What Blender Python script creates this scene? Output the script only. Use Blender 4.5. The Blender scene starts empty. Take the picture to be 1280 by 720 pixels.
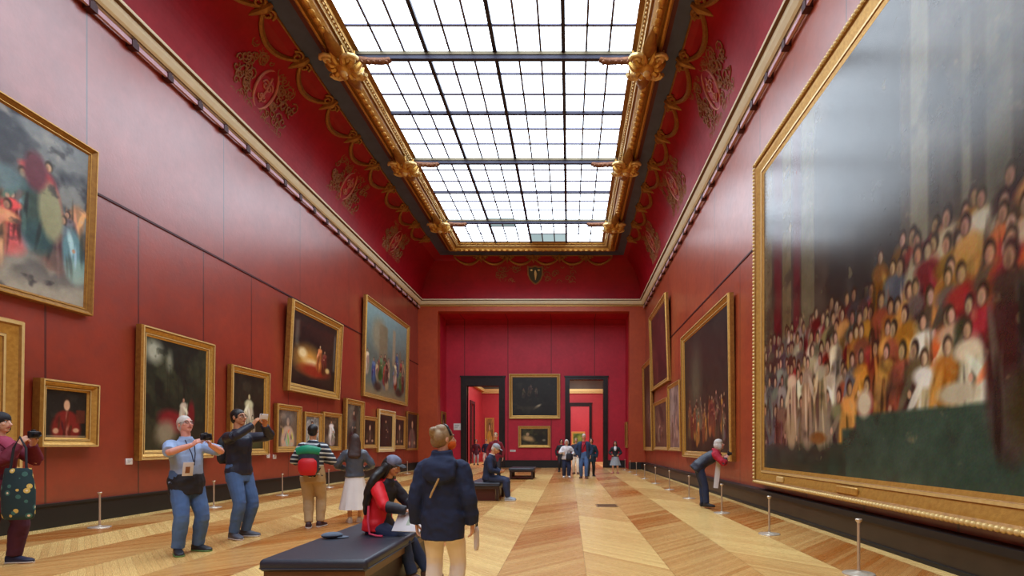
import bpy, math, random
import numpy as np
from mathutils import Vector, Matrix, noise as mnoise
random.seed(7)
PI = math.pi
SC = bpy.context.scene
COL = SC.collection
V = Vector

# ------------------------------------------------------------------ camera frame
FPX, VX, VY, EYE = 700.0, 712.0, 556.5, 1.35
cam_d = bpy.data.cameras.new('camera')
cam_d.sensor_width = 36.0
cam_d.lens = FPX / 1280 * 36.0
cam_d.shift_x = -(VX - 640) / 1280
cam_d.shift_y = (VY - 360) / 1280
cam_d.clip_end = 300
cam = bpy.data.objects.new('camera', cam_d)
cam.location = (0, 0, EYE)
cam.rotation_euler = (PI / 2, 0, 0)
COL.objects.link(cam)
SC.camera = cam
SC.view_settings.view_transform = 'Standard'
SC.view_settings.look = 'None'
SC.view_settings.exposure = 0.0
SC.view_settings.gamma = 1.0
SC.view_settings.use_curve_mapping = False
SC.cycles.use_denoising = True
SC.cycles.max_bounces = 8
SC.cycles.diffuse_bounces = 5
SC.cycles.glossy_bounces = 4
SC.cycles.sample_clamp_indirect = 6
SC.cycles.caustics_reflective = False
world = bpy.data.worlds.new('world')
SC.world = world
world.use_nodes = True
world.node_tree.nodes['Background'].inputs[0].default_value = (0.75, 0.85, 1, 1)
world.node_tree.nodes['Background'].inputs[1].default_value = 0.6

# ------------------------------------------------------------------ materials
def lin(c):
    out = []
    for v in c[:3]:
        v = v / 255.0
        out.append(v / 12.92 if v <= 0.04045 else ((v + 0.055) / 1.055) ** 2.4)
    return (out[0], out[1], out[2], 1.0)

class NT:
    def __init__(s, name):
        s.m = bpy.data.materials.new(name)
        s.m.use_nodes = True
        s.t = s.m.node_tree
        s.b = s.t.nodes['Principled BSDF']
        s.out = s.t.nodes['Material Output']
    def n(s, typ, **kw):
        nd = s.t.nodes.new(typ)
        for k, v in kw.items():
            setattr(nd, k, v)
        return nd
    def l(s, a, b):
        s.t.links.new(a, b)
    def setin(s, sock, v):
        if hasattr(v, 'links') or hasattr(v, 'is_linked'):
            s.l(v, sock)
        else:
            sock.default_value = v
    def M(s, op, a, b=0.0, c=0.0):
        nd = s.n('ShaderNodeMath', operation=op)
        s.setin(nd.inputs[0], a)
        s.setin(nd.inputs[1], b)
        s.setin(nd.inputs[2], c)
        return nd.outputs[0]
    def mix(s, f, a, b, blend='MIX'):
        nd = s.n('ShaderNodeMix', data_type='RGBA', blend_type=blend)
        s.setin(nd.inputs[0], f)
        s.setin(nd.inputs[6], a)
        s.setin(nd.inputs[7], b)
        return nd.outputs[2]
    def coords(s, kind='Object'):
        return s.n('ShaderNodeTexCoord').outputs[kind]
    def sep(s, v):
        nd = s.n('ShaderNodeSeparateXYZ')
        s.l(v, nd.inputs[0])
        return nd.outputs
    def comb(s, x, y, z=0.0):
        nd = s.n('ShaderNodeCombineXYZ')
        s.setin(nd.inputs[0], x); s.setin(nd.inputs[1], y); s.setin(nd.inputs[2], z)
        return nd.outputs[0]
    def noise(s, vec, scale, detail=3.0, rough=0.5):
        nd = s.n('ShaderNodeTexNoise')
        s.l(vec, nd.inputs['Vector'])
        nd.inputs['Scale'].default_value = scale
        nd.inputs['Detail'].default_value = detail
        nd.inputs['Roughness'].default_value = rough
        return nd.outputs['Fac']
    def white(s, vec):
        nd = s.n('ShaderNodeTexWhiteNoise', noise_dimensions='3D')
        s.l(vec, nd.inputs['Vector'])
        return nd.outputs['Value']
    def bump(s, h, strength=0.3, dist=0.02):
        nd = s.n('ShaderNodeBump')
        s.l(h, nd.inputs['Height'])
        nd.inputs['Strength'].default_value = strength
        nd.inputs['Distance'].default_value = dist
        s.l(nd.outputs[0], s.b.inputs['Normal'])
    def pset(s, color=None, rough=None, metal=None, spec=None):
        if color is not None: s.setin(s.b.inputs['Base Color'], color)
        if rough is not None: s.setin(s.b.inputs['Roughness'], rough)
        if metal is not None: s.setin(s.b.inputs['Metallic'], metal)
        if spec is not None: s.setin(s.b.inputs['Specular IOR Level'], spec)
        return s.m

MATS = {}
def mat(name, c, rough=0.6, metal=0.0, var=0.12, scale=9.0, bump=0.0, spec=0.5, c2=None):
    """noise-varied surface: colour c wandering to a darker / second colour c2"""
    if name in MATS:
        return MATS[name]
    t = NT(name)
    co = t.coords()
    f = t.noise(co, scale, 4.0)
    a = lin(c)
    b = lin(c2) if c2 else tuple(x * (1 - var * 2) for x in a[:3]) + (1,)
    col = t.mix(f, a, b)
    t.pset(col, rough, metal, spec)
    if bump:
        t.bump(t.noise(co, scale * 6, 3.0), bump, 0.01)
    MATS[name] = t.m
    return t.m

# ------------------------------------------------------------------ mesh builder
class MB:
    def __init__(s):
        s.v, s.f, s.mi = [], [], []
    def add(s, vs, fs, mi=0):
        o = len(s.v)
        s.v += [tuple(v) for v in vs]
        s.f += [tuple(i + o for i in f) for f in fs]
        s.mi += [mi] * len(fs)
    def box(s, x0, x1, y0, y1, z0, z1, mi=0, m=None):
        vs = [V((x, y, z)) for z in (z0, z1) for y in (y0, y1) for x in (x0, x1)]
        if m is not None:
            vs = [m @ v for v in vs]
        s.add(vs, [(0, 2, 3, 1), (4, 5, 7, 6), (0, 1, 5, 4), (2, 6, 7, 3), (0, 4, 6, 2), (1, 3, 7, 5)], mi)
    def rbox(s, x0, x1, y0, y1, z0, z1, r, mi=0, m=None, nseg=4):
        """box with rounded vertical edges and a rounded top and bottom"""
        rings = []
        cx, cy = (x0 + x1) / 2, (y0 + y1) / 2
        hx, hy = (x1 - x0) / 2, (y1 - y0) / 2
        prof = []
        for i in range(nseg + 1):
            a = PI / 2 * i / nseg
            prof.append((r * (1 - math.sin(a)), z0 + r * (1 - math.cos(a))))
        for i in range(nseg + 1):
            a = PI / 2 * i / nseg
            prof.append((r * (1 - math.cos(a)), z1 - r * (1 - math.sin(a))))
        for ins, z in prof:
            ring = []
            for qx, qy, a0 in ((1, 1, 0), (-1, 1, PI / 2), (-1, -1, PI), (1, -1, 1.5 * PI)):
                for j in range(nseg + 1):
                    a = a0 + PI / 2 * j / nseg
                    rr = max(r - ins, 0.0)
                    ring.append(V((cx + qx * (hx - r) + rr * math.cos(a), cy + qy * (hy - r) + rr * math.sin(a), z)))
            rings.append(ring)
        s.rings(rings, mi, m)
    def rings(s, rings, mi=0, m=None, caps=True, closed=True):
        n = len(rings[0])
        vs = [p if m is None else m @ p for r in rings for p in r]
        fs = []
        for i in range(len(rings) - 1):
            for j in range(n if closed else n - 1):
                k = (j + 1) % n
                fs.append((i * n + j, i * n + k, (i + 1) * n + k, (i + 1) * n + j))
        if caps and closed:
            fs.append(tuple(range(n - 1, -1, -1)))
            fs.append(tuple(range((len(rings) - 1) * n, len(rings) * n)))
        s.add(vs, fs, mi)
    def lathe(s, prof, n=20, mi=0, m=None):
        s.rings([[V((r * math.cos(2 * PI * j / n), r * math.sin(2 * PI * j / n), z)) for j in range(n)] for r, z in prof], mi, m)
    def ell(s, c, r, mi=0, m=None, nu=16, nv=10):
        c = V(c)
        rings = []
        for i in range(nv + 1):
            a = -PI / 2 + PI * i / nv
            ca = max(math.cos(a), 0.02)
            rings.append([V((r[0] * ca * math.cos(2 * PI * j / nu), r[1] * ca * math.sin(2 * PI * j / nu), r[2] * math.sin(a))) + c for j in range(nu)])
        s.rings(rings, mi, m)
    def loft(s, pts, rads, side=(1, 0, 0), n=14, mi=0, m=None, sub=3):
        pts = [V(p) for p in pts]
        rads = [(r, r) if not isinstance(r, (tuple, list)) else r for r in rads]
        sides = [V(q) for q in side] if isinstance(side[0], (tuple, list, Vector)) else [V(side)] * len(pts)
        P, R, S = [], [], []
        L = len(pts)
        for i in range(L - 1):
            p0, p1, p2, p3 = pts[max(i - 1, 0)], pts[i], pts[i + 1], pts[min(i + 2, L - 1)]
            for q in range(sub):
                t = q / sub
                P.append(0.5 * ((2 * p1) + (p2 - p0) * t + (2 * p0 - 5 * p1 + 4 * p2 - p3) * t * t + (3 * p1 - p0 - 3 * p2 + p3) * t ** 3))
                u = t * t * (3 - 2 * t)
                R.append((rads[i][0] * (1 - u) + rads[i + 1][0] * u, rads[i][1] * (1 - u) + rads[i + 1][1] * u))
                S.append(sides[i].lerp(sides[i + 1], t))
        P.append(pts[-1]); R.append(rads[-1]); S.append(sides[-1])
        rings = []
        for i, p in enumerate(P):
            tn = (P[min(i + 1, len(P) - 1)] - P[max(i - 1, 0)]).normalized()
            sd = S[i] - tn * S[i].dot(tn)
            if sd.length < 1e-4:
                sd = tn.orthogonal()
            sd.normalize()
            ot = tn.cross(sd)
            rings.append([p + sd * (R[i][0] * math.cos(2 * PI * j / n)) + ot * (R[i][1] * math.sin(2 * PI * j / n)) for j in range(n)])
        s.rings(rings, mi, m)
    def tube(s, pts, r, n=8, mi=0, m=None, sub=1):
        s.loft(pts, [r] * len(pts) if not isinstance(r, list) else r, V((0.31, 0.52, 0.79)), n, mi, m, sub)
    def build(s, name, mats, parent=None, smooth=True, me=None):
        me = bpy.data.meshes.new(name)
        me.from_pydata(s.v, [], s.f)
        for mm in (mats if isinstance(mats, (list, tuple)) else [mats]):
            me.materials.append(mm)
        if s.f:
            me.polygons.foreach_set('material_index', s.mi)
        me.update()
        if smooth:
            me.polygons.foreach_set('use_smooth', [True] * len(me.polygons))
            me.set_sharp_from_angle(angle=math.radians(40))
        return link(name, me, parent)

def link(name, me, parent=None):
    o = bpy.data.objects.new(name, me)
    COL.objects.link(o)
    if parent is not None:
        o.parent = parent
    return o

def tag(o, label, cat, group=None):
    o['label'] = label
    o['category'] = cat
    if group:
        o['group'] = group
    return o

def structure(o):
    o['kind'] = 'structure'
    return o

def empty(name, loc=(0, 0, 0), rz=0.0, label=None, cat=None, group=None, rot=None):
    o = bpy.data.objects.new(name, None)
    o.empty_display_size = 0.1
    COL.objects.link(o)
    o.location = loc
    o.rotation_euler = rot if rot else (0, 0, rz)
    if label:
        tag(o, label, cat, group)
    return o

def copy_tree(o, parent=None):
    c = o.copy()
    COL.objects.link(c)
    if parent is not None:
        c.parent = parent
    for ch in list(o.children):
        copy_tree(ch, c)
    return c

def wallL(x, X=8.35):   # depth along the left wall of a picture column
    return FPX * X / (VX - x)
# ------------------------------------------------------------------ the setting
XL, XR, YB, YE, YK = -8.5, 4.25, -14.0, 31.4, 33.6
ZC0, ZC1 = 9.15, 9.47                      # cornice
CP = 0.35                                  # cornice projection
SX0, SX1, SY0, SY1, SZ = -5.5, 1.62, -11.0, 28.3, 11.65   # skylight glass
FW = 0.75                                  # gilt frame width

def wall_material(name, c, c2, rough, seams, spec=0.5):
    """painted wall cloth: mottled red with the seams of its hung panels"""
    t = NT(name)
    co = t.coords()
    x, y, z = t.sep(co)
    f = t.noise(co, 0.9, 6.0, 0.6)
    f2 = t.noise(co, 5.0, 5.0, 0.65)
    f = t.M('ADD', t.M('MULTIPLY', f, 0.6), t.M('MULTIPLY', f2, 0.4))
    f = t.M('MULTIPLY', t.M('SUBTRACT', f, 0.3), 2.4)
    col = t.mix(f, lin(c), lin(c2))
    if seams:
        ax, step, off, zsplit, step2, off2 = seams
        p = y if ax == 'y' else x
        s1 = t.M('LESS_THAN', t.M('ABSOLUTE', t.M('SUBTRACT', t.M('PINGPONG', t.M('SUBTRACT', p, off), step), 0.0)), 0.02)
        s2 = t.M('LESS_THAN', t.M('PINGPONG', t.M('SUBTRACT', p, off2), step2), 0.017)
        lo = t.M('LESS_THAN', z, zsplit)
        s = t.M('ADD', t.M('MULTIPLY', s1, lo), t.M('MULTIPLY', s2, t.M('SUBTRACT', 1.0, lo)))
        col = t.mix(t.M('MULTIPLY', s, 0.8), col, lin((60, 14, 14)))
    t.pset(col, t.M('ADD', rough, t.M('MULTIPLY', f2, 0.14)), 0.0, spec)
    t.b.inputs['IOR'].default_value = 1.68 if spec > 0.9 else 1.5
    t.bump(t.noise(co, 14.0, 5.0, 0.6), 0.12, 0.02)
    return t.m

m_wall_l = wall_material('brick_red_wall_cloth', (160, 58, 35), (124, 40, 24), 0.25, ('y', 0.98, 11.04, 5.88, 1.95, 9.86), 1.0)
m_wall_r = wall_material('rust_red_wall_cloth', (176, 76, 40), (140, 52, 28), 0.25, ('y', 0.98, 12.0, 5.88, 1.95, 12.5), 1.0)
m_wall_b = wall_material('crimson_wall_cloth', (206, 32, 60), (170, 20, 46), 0.45, ('x', 1.3, -3.7, 20.0, 1.3, -3.7))
m_wall_2 = wall_material('scarlet_wall_cloth', (184, 48, 56), (160, 30, 42), 0.5, None)
m_pilaster = wall_material('russet_pilaster_paint', (196, 86, 44), (164, 62, 34), 0.4, None)
m_cove = wall_material('deep_crimson_cove_paint', (164, 10, 28), (124, 6, 20), 0.42, None, 0.25)
m_slate = mat('slate_blue_painted_band', (76, 92, 126), 0.5, 0, 0.2, 3, c2=(50, 58, 84))
m_maroon = mat('maroon_painted_border', (96, 30, 22), 0.5, 0, 0.2, 4)
m_base_l = mat('black_painted_skirting', (26, 24, 22), 0.5, 0, 0.2, 2)
m_base_r = mat('brown_marble_skirting', (66, 56, 42), 0.4, 0, 0.3, 3, c2=(40, 32, 24))
m_black = mat('black_marble_casing', (26, 24, 26), 0.25, 0, 0.4, 5, c2=(46, 42, 44))
m_gold = mat('burnished_gold_leaf', (232, 188, 98), 0.36, 0.5, 0.25, 18, 0.25, c2=(176, 122, 48))
m_gold_d = mat('aged_dark_gilding', (184, 132, 58), 0.42, 0.5, 0.3, 14, 0.4, c2=(112, 70, 28))
m_gold_p = mat('pale_gilding', (240, 214, 150), 0.4, 0.3, 0.15, 16, c2=(214, 178, 104))
m_umber_gilt = mat('umber_gilding', (150, 100, 60), 0.45, 0.4, 0.3, 14, 0.3, c2=(84, 44, 40))
m_stone = mat('ochre_cornice_paint', (248, 250, 226), 0.3, 0.0, 0.1, 6, c2=(236, 230, 190))
m_stone_l = mat('cream_cornice_paint', (244, 232, 196), 0.5, 0.0, 0.1, 6)
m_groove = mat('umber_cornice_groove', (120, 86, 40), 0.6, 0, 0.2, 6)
m_rail = mat('mauve_painted_rail', (214, 172, 184), 0.45, 0, 0.1, 4)
m_clamp = mat('maroon_rail_clamp', (70, 14, 24), 0.5, 0, 0.2, 8)
m_iron = mat('dark_painted_glazing_iron', (40, 38, 62), 0.5, 0.2, 0.15, 5)
m_iron_l = mat('grey_glazing_iron', (96, 94, 116), 0.5, 0.2, 0.15, 5)
m_bronze = mat('bronze_tie_beam', (104, 92, 66), 0.4, 0.4, 0.2, 6)
m_cream = mat('cream_plaster', (226, 214, 196), 0.7, 0, 0.08, 3)

# floor: chevron parquet in long strips
def parquet():
    t = NT('oak_chevron_parquet')
    x, y, z = t.sep(t.coords())
    w, bw = 0.92, 0.105
    u = t.M('DIVIDE', t.M('ADD', x, 40.31), w)
    i = t.M('FLOOR', u)
    f = t.M('SUBTRACT', u, i)
    par = t.M('SUBTRACT', i, t.M('MULTIPLY', t.M('FLOOR', t.M('DIVIDE', i, 2.0)), 2.0))
    sg = t.M('SUBTRACT', 1.0, t.M('MULTIPLY', par, 2.0))
    v = t.M('DIVIDE', t.M('ADD', y, t.M('MULTIPLY', t.M('MULTIPLY', f, w * 1.15), sg)), bw)
    b = t.M('FLOOR', v)
    r1 = t.white(t.comb(i, b, 1.0))
    r2 = t.white(t.comb(i, t.M('FLOOR', t.M('DIVIDE', v, 17.0)), 2.0))
    grain = t.noise(t.comb(t.M('MULTIPLY', v, 3.0), t.M('MULTIPLY', f, 2.2), i), 3.0, 4.0, 0.6)
    big = t.noise(t.comb(x, y, 0.0), 0.35, 3.0)
    k = t.M('ADD', t.M('MULTIPLY', par, 0.44), t.M('MULTIPLY', r1, 0.28))  # alternate strips darker: their differing light reflection is painted into the tone
    k = t.M('ADD', k, t.M('MULTIPLY', t.M('GREATER_THAN', r2, 0.6), 0.24))
    k = t.M('ADD', k, t.M('MULTIPLY', t.M('SUBTRACT', grain, 0.5), 0.32))
    k = t.M('ADD', k, t.M('MULTIPLY', t.M('SUBTRACT', big, 0.5), 0.6))
    nd = t.n('ShaderNodeClamp'); t.l(k, nd.inputs[0])
    k = nd.outputs[0]
    col = t.mix(k, lin((246, 208, 132)), lin((172, 96, 28)))
    gap = t.M('LESS_THAN', t.M('FRACT', v), 0.05)
    gap2 = t.M('LESS_THAN', f, 0.008)
    g = t.M('MULTIPLY', t.M('MAXIMUM', gap, gap2), 0.5)
    col = t.mix(g, col, lin((110, 64, 24)))
    t.pset(col, t.M('ADD', 0.2, t.M('MULTIPLY', grain, 0.14)), 0.0, 0.5)
    return t.m
m_floor = parquet()

mb = MB()
mb.box(-16, 9, YB, 62, -0.1, 0.0)
structure(mb.build('floor', m_floor, smooth=False))

# side walls
mb = MB(); mb.box(XL - 0.4, XL, YB, YE + 0.6, 0, ZC1 + 0.1)
structure(mb.build('wall_left', m_wall_l, smooth=False))
mb = MB(); mb.box(XR, XR + 0.4, YB, YE + 0.6, 0, ZC1 + 0.1)
structure(mb.build('wall_right', m_wall_r, smooth=False))
mb = MB(); mb.box(XL, XR, YB - 0.4, YB, 0, ZC1 + 0.1)
structure(mb.build('wall_front', m_wall_l, smooth=False))
# end wall: two broad pilasters and the lintel of the alcove
OX0, OX1, OZ = -7.4, 3.35, 8.86
mb = MB()
mb.box(XL, OX0, YE, YE + 0.6, 0, ZC1)
mb.box(OX1, XR, YE, YE + 0.6, 0, ZC1)
mb.box(OX0, OX1, YE, YE + 0.6, OZ, ZC1)
structure(mb.build('wall_end', m_pilaster, smooth=False))
# alcove
mb = MB(); mb.box(OX0 - 0.3, OX0, YE + 0.6, YK, 0, 9.0)
structure(mb.build('wall_alcove_left', m_wall_b, smooth=False))
mb = MB(); mb.box(OX1, OX1 + 0.3, YE + 0.6, YK, 0, 9.0)
structure(mb.build('wall_alcove_right', m_wall_b, smooth=False))
mb = MB(); mb.box(OX0, OX1, YE + 0.6, YK, 8.86, 9.1)
structure(mb.build('ceiling_alcove', m_wall_b, smooth=False))
D1 = (-6.15, -4.23, 4.9); D2 = (0.0, 2.02, 5.28)
mb = MB()
mb.box(OX0 - 0.3, D1[0], YK, YK + 0.35, 0, 9.1)
mb.box(D1[0], D1[1], YK, YK + 0.35, D1[2], 9.1)
mb.box(D1[1], D2[0], YK, YK + 0.35, 0, 9.1)
mb.box(D2[0], D2[1], YK, YK + 0.35, D2[2], 9.1)
mb.box(D2[1], OX1 + 0.3, YK, YK + 0.35, 0, 9.1)
structure(mb.build('wall_back', m_wall_b, smooth=False))
mb = MB(); mb.box(OX0, OX1, YK - 0.05, YK, 8.45, 8.52); mb.box(OX0, OX1, YK - 0.08, YK, 8.52, 8.56)
structure(mb.build('trim_7', m_wall_b, smooth=False))

def casing(name, d, yk, w, top, depth=0.45):
    mb = MB()
    x0, x1, z = d
    for a, b in ((x0 - w, x0), (x1, x1 + w)):
        mb.box(a, b, yk - 0.10, yk + depth, 0, z + top)
        mb.box(a + w * 0.3, b - w * 0.3, yk - 0.14, yk - 0.1, 0.35, z + top * 0.6)
        mb.box(a - 0.02, b + 0.02, yk - 0.14, yk - 0.1, 0, 0.3)
    mb.box(x0, x1, yk - 0.10, yk + depth, z, z + top)
    mb.box(x0 - w - 0.05, x1 + w + 0.05, yk - 0.16, yk - 0.02, z + top, z + top + 0.08)
    return structure(mb.build(name, m_black, smooth=False))
casing('door_1', D1, YK, 0.36, 0.52)
casing('door_2', D2, YK, 0.27, 0.14)

# the rooms beyond the doors
Y2, Y3 = 46.0, 58.0
D3 = (0.1, 1.62, 4.55)
mb = MB()
mb.box(-7.5, -7.2, YK + 0.35, 40.6, 0, 7.0); mb.box(-7.5, -7.2, 42.0, Y2, 0, 7.0); mb.box(-7.5, -7.2, 40.6, 42.0, 4.4, 7.0)
structure(mb.build('wall_second_left', m_wall_2, smooth=False))
mb = MB(); mb.box(3.9, 4.2, YK + 0.35, Y2, 0, 7.0)
structure(mb.build('wall_second_right', m_wall_2, smooth=False))
mb = MB()
mb.box(-7.5, D3[0], Y2, Y2 + 0.3, 0, 7.0); mb.box(D3[1], 4.2, Y2, Y2 + 0.3, 0, 7.0); mb.box(D3[0], D3[1], Y2, Y2 + 0.3, D3[2], 7.0)
structure(mb.build('wall_second_back', m_wall_2, smooth=False))
casing('door_3', D3, Y2, 0.2, 0.2)
mb = MB()   # dark door in the left wall of the second room
mb.box(-7.4, -7.3, 40.7, 41.9, 0, 4.3); mb.box(-7.2, -7.12, 40.35, 40.6, 0, 4.6); mb.box(-7.2, -7.12, 42.0, 42.25, 0, 4.6); mb.box(-7.2, -7.12, 40.6, 42.0, 4.4, 4.6)
for z in (0.3, 1.7, 3.1):
    mb.box(-7.3, -7.27, 40.85, 41.75, z, z + 1.1)
structure(mb.build('door_4', m_black, smooth=False))
mb = MB()
mb.box(-7.5, 4.2, YK + 0.35, 36.0, 7.0, 7.2); mb.box(-7.5, 4.2, 44.0, Y2 + 0.3, 7.0, 7.2)
mb.box(-7.5, -5.4, 36.0, 44.0, 7.0, 7.2); mb.box(2.2, 4.2, 36.0, 44.0, 7.0, 7.2)
structure(mb.build('ceiling_second', m_cream, smooth=False))
mb = MB()
mb.box(-7.2, 3.9, Y2 - 0.25, Y2, 5.72, 5.95); mb.box(-7.2, 3.9, Y2 - 0.16, Y2, 5.6, 5.72)
mb.box(-7.2, -6.95, YK + 0.35, Y2 - 0.25, 5.72, 5.95); mb.box(3.65, 3.9, YK + 0.35, Y2 - 0.25, 5.72, 5.95)
structure(mb.build('trim_8', m_gold_p, smooth=False))
mb = MB()
mb.box(-4, 5, Y3, Y3 + 0.3, 0, 7.0); mb.box(-4, -3.7, Y2 + 0.3, Y3, 0, 7); mb.box(4.7, 5, Y2 + 0.3, Y3, 0, 7)
structure(mb.build('wall_third_back', m_wall_2, smooth=False))
mb = MB()
mb.box(-4, 5, Y2 + 0.3, 48, 7.0, 7.2); mb.box(-4, 5, 56, Y3 + 0.3, 7.0, 7.2); mb.box(-4, -2, 48, 56, 7.0, 7.2); mb.box(3, 5, 48, 56, 7.0, 7.2)
structure(mb.build('ceiling_third', m_cream, smooth=False))

mb = MB(); mb.box(-7.2, 3.9, Y2 - 0.03, Y2, 5.95, 7.0)
structure(mb.build('trim_12', mat('grey_painted_frieze', (120, 108, 92), 0.6, 0, 0.35, 0.8, c2=(64, 54, 46)), smooth=False))
# skirtings
mb = MB(); mb.box(XL, XL + 0.06, YB, YE, 0, 0.36); mb.box(XL, XL + 0.08, YB, YE, 0.36, 0.40)
structure(mb.build('baseboard_left', m_base_l, smooth=False))
mb = MB()
mb.box(4.02, XR, YB, YE, 0.0, 0.05, 1); mb.box(4.05, XR, YB, YE, 0.05, 0.32, 0); mb.box(4.02, XR, YB, YE, 0.32, 0.40, 1)
structure(mb.build('baseboard_right', [m_base_r, m_base_l], smooth=False))
mb = MB(); mb.box(XL + 0.08, OX0 + 0.04, YE - 0.06, YE, 0, 0.4); mb.box(OX1 - 0.04, 4.02, YE - 0.06, YE, 0, 0.4)
structure(mb.build('baseboard_end', m_base_l, smooth=False))
mb = MB()
for a, b in ((OX0, D1[0] - 0.36), (D1[1] + 0.36, D2[0] - 0.27), (D2[1] + 0.27, OX1)):
    mb.box(a, b, YK - 0.06, YK, 0, 0.4); mb.box(a, b, YK - 0.08, YK, 0.4, 0.45)
structure(mb.build('baseboard_back', m_base_l, smooth=False))

# mid-height moulding of the side walls
mb = MB(); mb.box(XL, XL + 0.022, YB, YE, 5.855, 5.895)
structure(mb.build('trim_1', m_clamp, smooth=False))
mb = MB(); mb.box(XR - 0.022, XR, YB, YE, 5.855, 5.895)
structure(mb.build('trim_2', m_clamp, smooth=False))

# mitred ring helper: profile of (inset from the walls, z, material) swept round a rectangle
def ring_trim(prof, rect, mb, mis):
    x0, x1, y0, y1 = rect
    rings = []
    for ins, z in prof:
        rings.append([V((x0 + ins, y0 + ins, z)), V((x1 - ins, y0 + ins, z)), V((x1 - ins, y1 - ins, z)), V((x0 + ins, y1 - ins, z))])
    for i in range(len(prof) - 1):
        mb.rings([rings[i], rings[i + 1]], mis[i], None, caps=False)

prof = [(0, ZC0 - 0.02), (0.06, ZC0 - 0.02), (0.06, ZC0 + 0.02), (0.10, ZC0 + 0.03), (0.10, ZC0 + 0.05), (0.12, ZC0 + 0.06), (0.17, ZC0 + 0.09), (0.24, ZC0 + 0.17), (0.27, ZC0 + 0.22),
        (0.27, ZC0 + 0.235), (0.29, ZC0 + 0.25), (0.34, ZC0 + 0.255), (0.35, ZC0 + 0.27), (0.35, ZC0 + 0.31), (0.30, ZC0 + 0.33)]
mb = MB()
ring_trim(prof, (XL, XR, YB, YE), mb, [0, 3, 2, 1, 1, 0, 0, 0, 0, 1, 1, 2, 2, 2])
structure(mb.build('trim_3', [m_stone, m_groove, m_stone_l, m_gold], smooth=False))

# picture rails with clamps
for nm, x, s in (('trim_4', XL, 1), ('trim_5', XR, -1)):
    mb = MB()
    a, b = sorted((x + s * 0.07, x + s * 0.12))
    mb.box(a, b, YB, YE, 9.02, 9.11)
    rail = structure(mb.build(nm, m_rail, smooth=False))
    kb = MB()
    a, b = sorted((x, x + s * 0.14))
    kb.box(a, b, -0.08, 0.08, 8.99, 9.13); kb.box(a, b, -0.04, 0.04, 9.13, 9.16)
    k0 = kb.build('clamp', m_clamp, rail, smooth=False)
    for i in range(26):
        k = k0 if i == 0 else k0.copy()
        if i:
            COL.objects.link(k)
        k.location = (0, 7.0 + i * 0.95, 0)

# cove
FX0, FX1, FY0, FY1 = SX0 - FW, SX1 + FW, SY0 - FW, SY1 + FW
CX0, CX1, CY0, CY1 = XL + CP - 0.05, XR - CP + 0.05, YB + CP - 0.05, YE - CP + 0.05
Z0, Z1 = ZC0 + 0.32, SZ - 0.12
def cove_uv(t):
    a = t * PI / 2
    return 1 - math.cos(a) ** 1.0 if False else (1 - math.cos(a)), math.sin(a)
def cove_rect(t):
    u, w = cove_uv(t)
    return (CX0 + (FX0 - CX0) * u, CX1 + (FX1 - CX1) * u, CY0 + (FY0 - CY0) * u, CY1 + (FY1 - CY1) * u, Z0 + (Z1 - Z0) * w)
T_SL0, T_SL1 = 0.80, 0.945
mb = MB()
ts = sorted(set([i / 24 for i in range(25)] + [T_SL0, T_SL1]))
prev = None
for t in ts:
    x0, x1, y0, y1, z = cove_rect(t)
    r = [V((x0, y0, z)), V((x1, y0, z)), V((x1, y1, z)), V((x0, y1, z))]
    if prev:
        tm = (t + tp) / 2
        mb.rings([prev, r], 1 if T_SL0 < tm < T_SL1 else (2 if tm > T_SL1 else 0), None, caps=False)
    prev, tp = r, t
# upper shaft above the frame closes the ceiling
structure(mb.build('ceiling', [m_cove, m_slate, m_maroon]))

# gilt frame of the skylight
prof = [(0, -0.14), (0, -0.22), (0.05, -0.26), (0.10, -0.26), (0.13, -0.20), (0.15, -0.20), (0.24, -0.30), (0.34, -0.30), (0.42, -0.22), (0.44, -0.16), (0.50, -0.16), (0.53, -0.10), (0.60, -0.08), (0.62, -0.02), (0.75, 0.0), (0.75, 0.08)]
mis = [1, 0, 0, 1, 1, 0, 0, 0, 1, 1, 2, 1, 0, 1, 1]
mb = MB()
ring_trim([(i, SZ + z) for i, z in prof], (FX0, FX1, FY0, FY1), mb, mis)
# carved eggs along the frame
y = 2.0
while y < FY1 - 0.4:
    for x in (FX0 + 0.29, FX1 - 0.29):
        mb.ell((x, y, SZ - 0.30), (0.085, 0.12, 0.05), 0, None, 8, 5)
    for x in (FX0 + 0.56, FX1 - 0.56):
        for q in (0, 0.14):
            mb.ell((x, y + q, SZ - 0.10), (0.03, 0.05, 0.03), 2, None, 6, 4)
    y += 0.28
x = FX0 + 0.4
while x < FX1 - 0.3:
    mb.ell((x, FY1 - 0.29, SZ - 0.30), (0.12, 0.085, 0.05), 0, None, 8, 5)
    mb.ell((x, FY1 - 0.56, SZ - 0.10), (0.05, 0.03, 0.03), 1, None, 6, 4)
    x += 0.28
structure(mb.build('trim_6', [m_gold, m_gold_d, m_gold_p]))

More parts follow.
